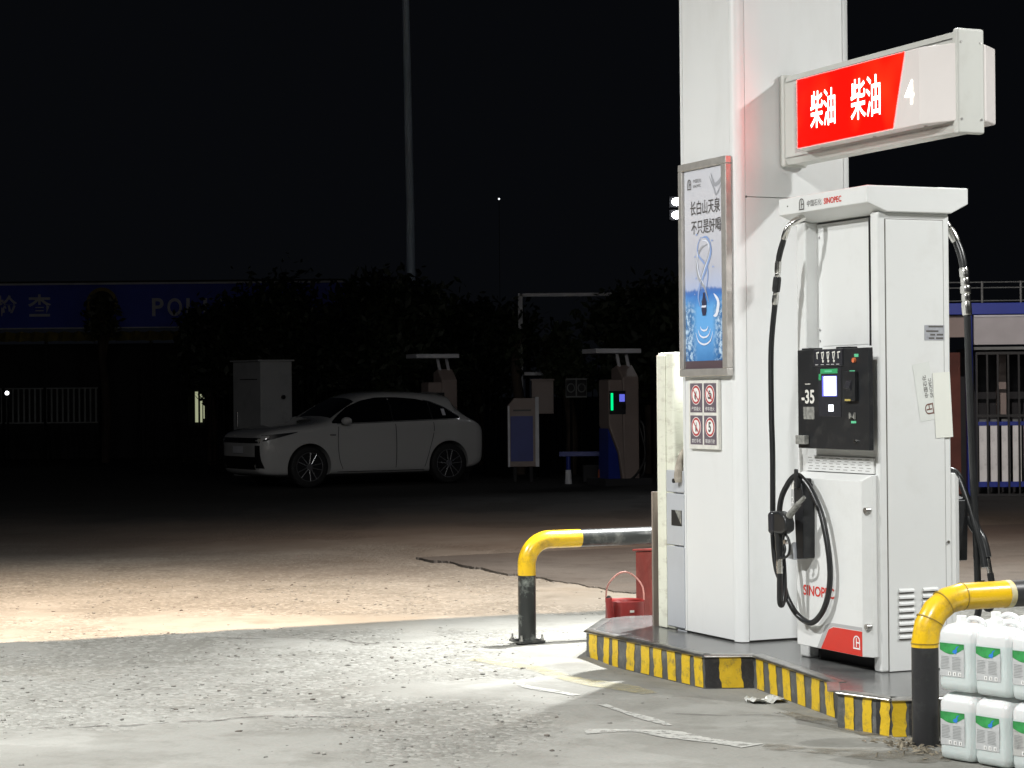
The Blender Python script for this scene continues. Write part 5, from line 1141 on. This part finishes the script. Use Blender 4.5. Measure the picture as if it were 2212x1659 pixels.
# lit doorway slots
for a, c, y0, y1 in ((412, 418, 846, 913), (421, 427, 851, 913), (430, 432, 860, 905)):
    MB().box(bx(a), bx(c), .76, .80, bz_(a, y1), bz_(a, y0)).build('lit_slot', M['litwall'], bl)
MB().box(bx(394), bx(396), .76, .80, bz_(395, 912), bz_(395, 835)).build('door_post', M['faintwhite'], bl)
for x in (104, 330, 560): MB().cyl((bx(x), -.2, 0), (bx(x), -.2, bz_(x, 737)), .04, n=10).build('post', M['farwall'], bl)
wl = wthing('wall_lamp', 'tiny bright white lamp on the far wall at the left edge', 'lamp', at(15, 849, 49.6), 0)
MB().ball((0, 0, 0), .045, 1, 8).build('bulb', M['pinpoint'], wl); MB().box(-.06, .06, .03, .10, -.05, .06).build('lamp_housing', M['fencedark'], wl)
MB().cyl((0, .08, -1.62), (0, .08, -.05), .02, n=8).build('post', M['fencedark'], wl)

# lamp post
lp = wthing('lamp_post', 'tall pale tapering lamp post rising above the dark trees', 'lamp post', (at(890, 850, 46).x, 46, -.03), 0)
zz = at(885, -60, 46).z
MB().tube([(0, 0, 0), (0, 0, zz*.5), (-.07, 0, zz)], [.11, .095, .075], 16).build('pole', M['pole'], lp, smooth=60)
MB().tube([(-.07, 0, zz), (-.6, -.3, zz+.5)], .05, 8).build('arm', M['pole'], lp)
MB().box(-1.2, -.6, -.45, -.15, zz+.42, zz+.55).build('lamp_head', M['fencegrey'], lp)

# floodlight facing the yard beside the column
fl = wthing('floodlight', 'twin dazzling white floodlight on a pole beside the left edge of the column', 'floodlight', (at(1475, 850, 40).x, 40, -.03), 0)
za_ = at(1461, 450, 40).z+.03; fxx = at(1461, 450, 40).x-fl.location.x
MB().cyl((0, 0, 0), (0, 0, za_+.3), .05, n=12).build('pole', M['fencedark'], fl)
for dz in (.12, -.13):
    MB().box(fxx-.14, fxx+.16, -.05, .06, za_+dz-.10, za_+dz+.10).build('lamp_housing', M['fencedark'], fl, bevel=.01)
    MB().ball((fxx, -.055, za_+dz), .085, .8, 12).build('lens', M['flood'], fl, smooth=80)
lamp('floodlight_or_fill_beam', 'SPOT', (fl.location.x+fxx, 39.8, za_), 160, (.95, .97, 1.0), (-1.0, 22, 0), spot_size=R(70), spot_blend=1.0, shadow_soft_size=.1)
dl = wthing('distant_lamp', 'single pinpoint of light high in the night sky on a far mast', 'lamp', (at(1078, 430, 120).x, 120, 0), 0); zd = at(1078, 430, 120).z
MB().cyl((0, 0, 0), (0, 0, zd), .012, n=8).build('mast', M['fencedark'], dl); MB().ball((0, -.1, zd), .055, 1, 8).build('bulb', M['faintlamp'], dl)

# white hoarding frame in the trees
hf = wthing('hoarding_frame', 'empty white rectangular frame half swallowed by branches right of the lamp post', 'frame', (at(1125, 850, 43.3).x, 43.3, -.03), 0); ox2 = hf.location.x
def hx(x): return at(x, 850, 43.3).x-ox2
def hz_(x, y): return at(x, y, 43.3).z+.03
MB().box(0, hx(1385), -.05, .05, hz_(1125, 641), hz_(1125, 634)).build('rail', M['faintwhite'], hf)
MB().box(-.04, .05, -.05, .05, 0, hz_(1125, 634)).build('post', M['faintwhite'], hf)
MB().box(0, hx(1262), -.05, .05, hz_(1125, 811), hz_(1125, 804)).build('rail', M['faintwhite'], hf)
MB().tube([(hx(1352), 0, hz_(1352, 660)), (hx(1362), 0, hz_(1362, 752)), (hx(1364), 0, 0)], .035, 8).build('brace', M['faintwhite'], hf)
MB().box(hx(1378), hx(1425), -.02, .02, hz_(1400, 803), hz_(1400, 801)).build('cable', M['faintwhite'], hf)

# ------------------------------------------------------------------ trees
def leafmesh(seed, n, rx, rz, m, size=.11, holes=.35):
    r_ = np.random.default_rng(seed)
    nc = 26; cc = r_.normal(size=(nc, 3)); cc /= np.linalg.norm(cc, axis=1)[:, None]; cc *= r_.uniform(.25, .95, nc)[:, None]**.6
    idx = r_.integers(0, nc, n); p = cc[idx]+r_.normal(size=(n, 3))*.20
    p = p*np.array([rx, rx*.8, rz]); d = r_.normal(size=(n, 3)); d /= np.linalg.norm(d, axis=1)[:, None]; e = np.cross(d, r_.normal(size=(n, 3))); e /= np.linalg.norm(e, axis=1)[:, None]
    s = size*r_.uniform(.6, 1.3, n)[:, None]; V = np.stack([p-d*s, p+e*s*.45, p+d*s, p-e*s*.45], 1).reshape(-1, 3)
    me = bpy.data.meshes.new('crown'); me.vertices.add(len(V)); me.vertices.foreach_set('co', V.astype(np.float32).ravel())
    me.loops.add(n*4); me.loops.foreach_set('vertex_index', np.arange(n*4, dtype=np.int32)); me.polygons.add(n); me.polygons.foreach_set('loop_start', np.arange(0, n*4, 4, dtype=np.int32)); me.update(calc_edges=True)
    me.materials.append(m); return me, cc
def tree(x, Y, ytop, ybot, rx, label, seed, m='leaf', n=9000, group='dark trees behind the charging yard'):
    X = at(x, 850, Y).x; zt1 = at(x, ytop, Y).z; zb1 = at(x, ybot, Y).z; rz = (zt1-zb1)/2; cz = (zt1+zb1)/2
    t = wthing('tree', label, 'tree', (X, Y, -.03), 0, group); me, cc = leafmesh(seed, n, rx, rz, M[m])
    c = bpy.data.objects.new('crown', me); col.objects.link(c); c.parent = t; c.location = (0, 0, cz)
    MB().tube(bez([(0, 0, 0), (.05, .0, cz*.4), (-.06, 0, cz*.8), (.02, 0, cz)], 4), [.14-.006*k for k in range(13)], 10).build('trunk', M['bark'], t, smooth=60)
    for k in range(7):
        e = Vector((cc[k][0]*rx, cc[k][1]*rx*.8, cz+cc[k][2]*rz)); MB().tube([(0, 0, cz*.7), tuple(Vector((0, 0, cz*.85)).lerp(e, .5)), tuple(e)], [.05, .03, .012], 6).build('limb', M['bark'], t)
tree(560, 50, 598, 850, 1.55, 'bushy dark tree hiding the middle of the blue fascia', 1)
tree(455, 51, 675, 860, .85, 'small dark tree at the end of the white fascia letters', 2, n=5000)
tree(680, 51.5, 650, 850, .95, 'dark round tree below the right end of the blue fascia', 3, n=6000)
tree(800, 49, 600, 860, 1.5, 'tall dark tree left of the lamp post', 4)
tree(905, 44.5, 635, 880, 1.1, 'dark tree in front of the foot of the lamp post', 5, n=9000)
tree(1030, 49, 655, 860, 1.3, 'dark tree between the lamp post and the white frame', 6)
tree(1230, 42.6, 700, 850, .5, 'slim dark tree in front of the left of the white frame', 7, n=2600)
tree(1400, 42.7, 620, 850, 1.15, 'dark tree swallowing the right end of the white frame', 8, n=7000)
tree(225, 53, 640, 730, .45, 'low twiggy tree standing before the round crest', 9, m='leafpale', n=500)
tree(1120, 42.9, 650, 800, .22, 'thin twigs crossing the upright of the white frame', 10, n=120)

# ================================================================== RIGHT BACKGROUND
YB = 32.0
gb = wthing('guard_booth', 'white booth with a blue roof beam and post beyond the right of the pump', 'booth', (at(2092, 850, YB).x, YB, -.03), R(-4)); 
def gx(x): return (at(x, 850, YB).x-gb.location.x)
def gzz(y, x=2100): return at(x, y, YB).z+.03
MB().box(gx(2050), gx(2400), -.1, .2, gzz(680), gzz(655)).build('roof_beam', M['beamblue'], gb, bevel=.01)
MB().box(gx(2104), gx(2400), -.04, .05, gzz(745), gzz(681)).build('wall_panel', M['panelwhite'], gb, bevel=.005)
MB().box(gx(2104), gx(2400), -.06, .0, gzz(685), gzz(681)).build('trim_line', M['faintwhite'], gb)
MB().box(gx(2104), gx(2400), -.06, .05, gzz(756), gzz(750)).build('door_lintel', M['fencegrey'], gb)
MB().box(gx(2087), gx(2101), -.08, .08, 0, gzz(681)).build('corner_post', M['blue'], gb, bevel=.02)
MB().box(gx(2050), gx(2085), .02, .08, gzz(728), gzz(681)).build('wall_panel', M['tan'], gb)
MB().box(gx(2050), gx(2085), .5, .56, 0, gzz(760)).build('rear_wall', M['brickdark'], gb)
MB().box(gx(2100), gx(2400), 1.6, 1.7, 0, gzz(750)).build('rear_wall', M['farwall'], gb)
MB().box(gx(2184), gx(2200), 1.2, 1.5, gzz(900), gzz(762)).build('inner_pillar', M['tan'], gb)
rl = wthing('roof_railing', 'thin grey safety railing on the roof of the booth', 'railing', (at(2092, 850, YB).x, YB+.6, gzz(655)-.03), R(-4))
for y in (610, 622, 650): z = at(2100, y, YB+.6).z-rl.location.z; MB().cyl((gx(2030), 0, z), (gx(2400), 0, z), .010, n=6).build('rail', M['fencegrey'], rl)
z = at(2100, 608, YB+.6).z-rl.location.z
for x in (2058, 2142, 2226): MB().cyl((gx(x), 0, 0), (gx(x), 0, z), .018, n=6).build('post', M['fencegrey'], rl)
# white slatted barrier with blue bands behind black gate bars
sl = wthing('slatted_barrier', 'white board barrier with blue bands behind the black gate bars', 'barrier', (at(2110, 850, YB-.1).x, YB-.1, -.03), R(-4))
zt2, zb2 = gzz(905), gzz(1050)
SLM = MB().box(0, .125, -.012, .012, zb2, zt2).mesh('slat', M['slatwhite'])
for k in range(11):
    o = bpy.data.objects.new('slat', SLM); col.objects.link(o); o.parent = sl; o.location = (.03+k*.165, 0, 0)
MB().box(0, 1.9, -.02, -.013, zt2-.10, zt2-.04).build('blue_band', M['blue'], sl); MB().box(0, 1.9, -.02, -.013, zb2-.01, zb2+.07).build('blue_band', M['blue'], sl)
gt = wthing('bar_gate', 'black vertical bar gate closing the doorway of the booth', 'gate', (at(2110, 850, YB-.25).x, YB-.25, -.03), R(-4))
GB = MB().box(-.014, .014, -.014, .014, gzz(1068), gzz(762)).mesh('bar', M['gateblack'])
for k in range(12):
    o = bpy.data.objects.new('bar', GB); col.objects.link(o); o.parent = gt; o.location = (k*.155, 0, 0)
for z in (gzz(764), gzz(898), gzz(1068)): MB().box(0, 1.9, -.018, .018, z-.02, z+.02).build('rail', M['gateblack'], gt)
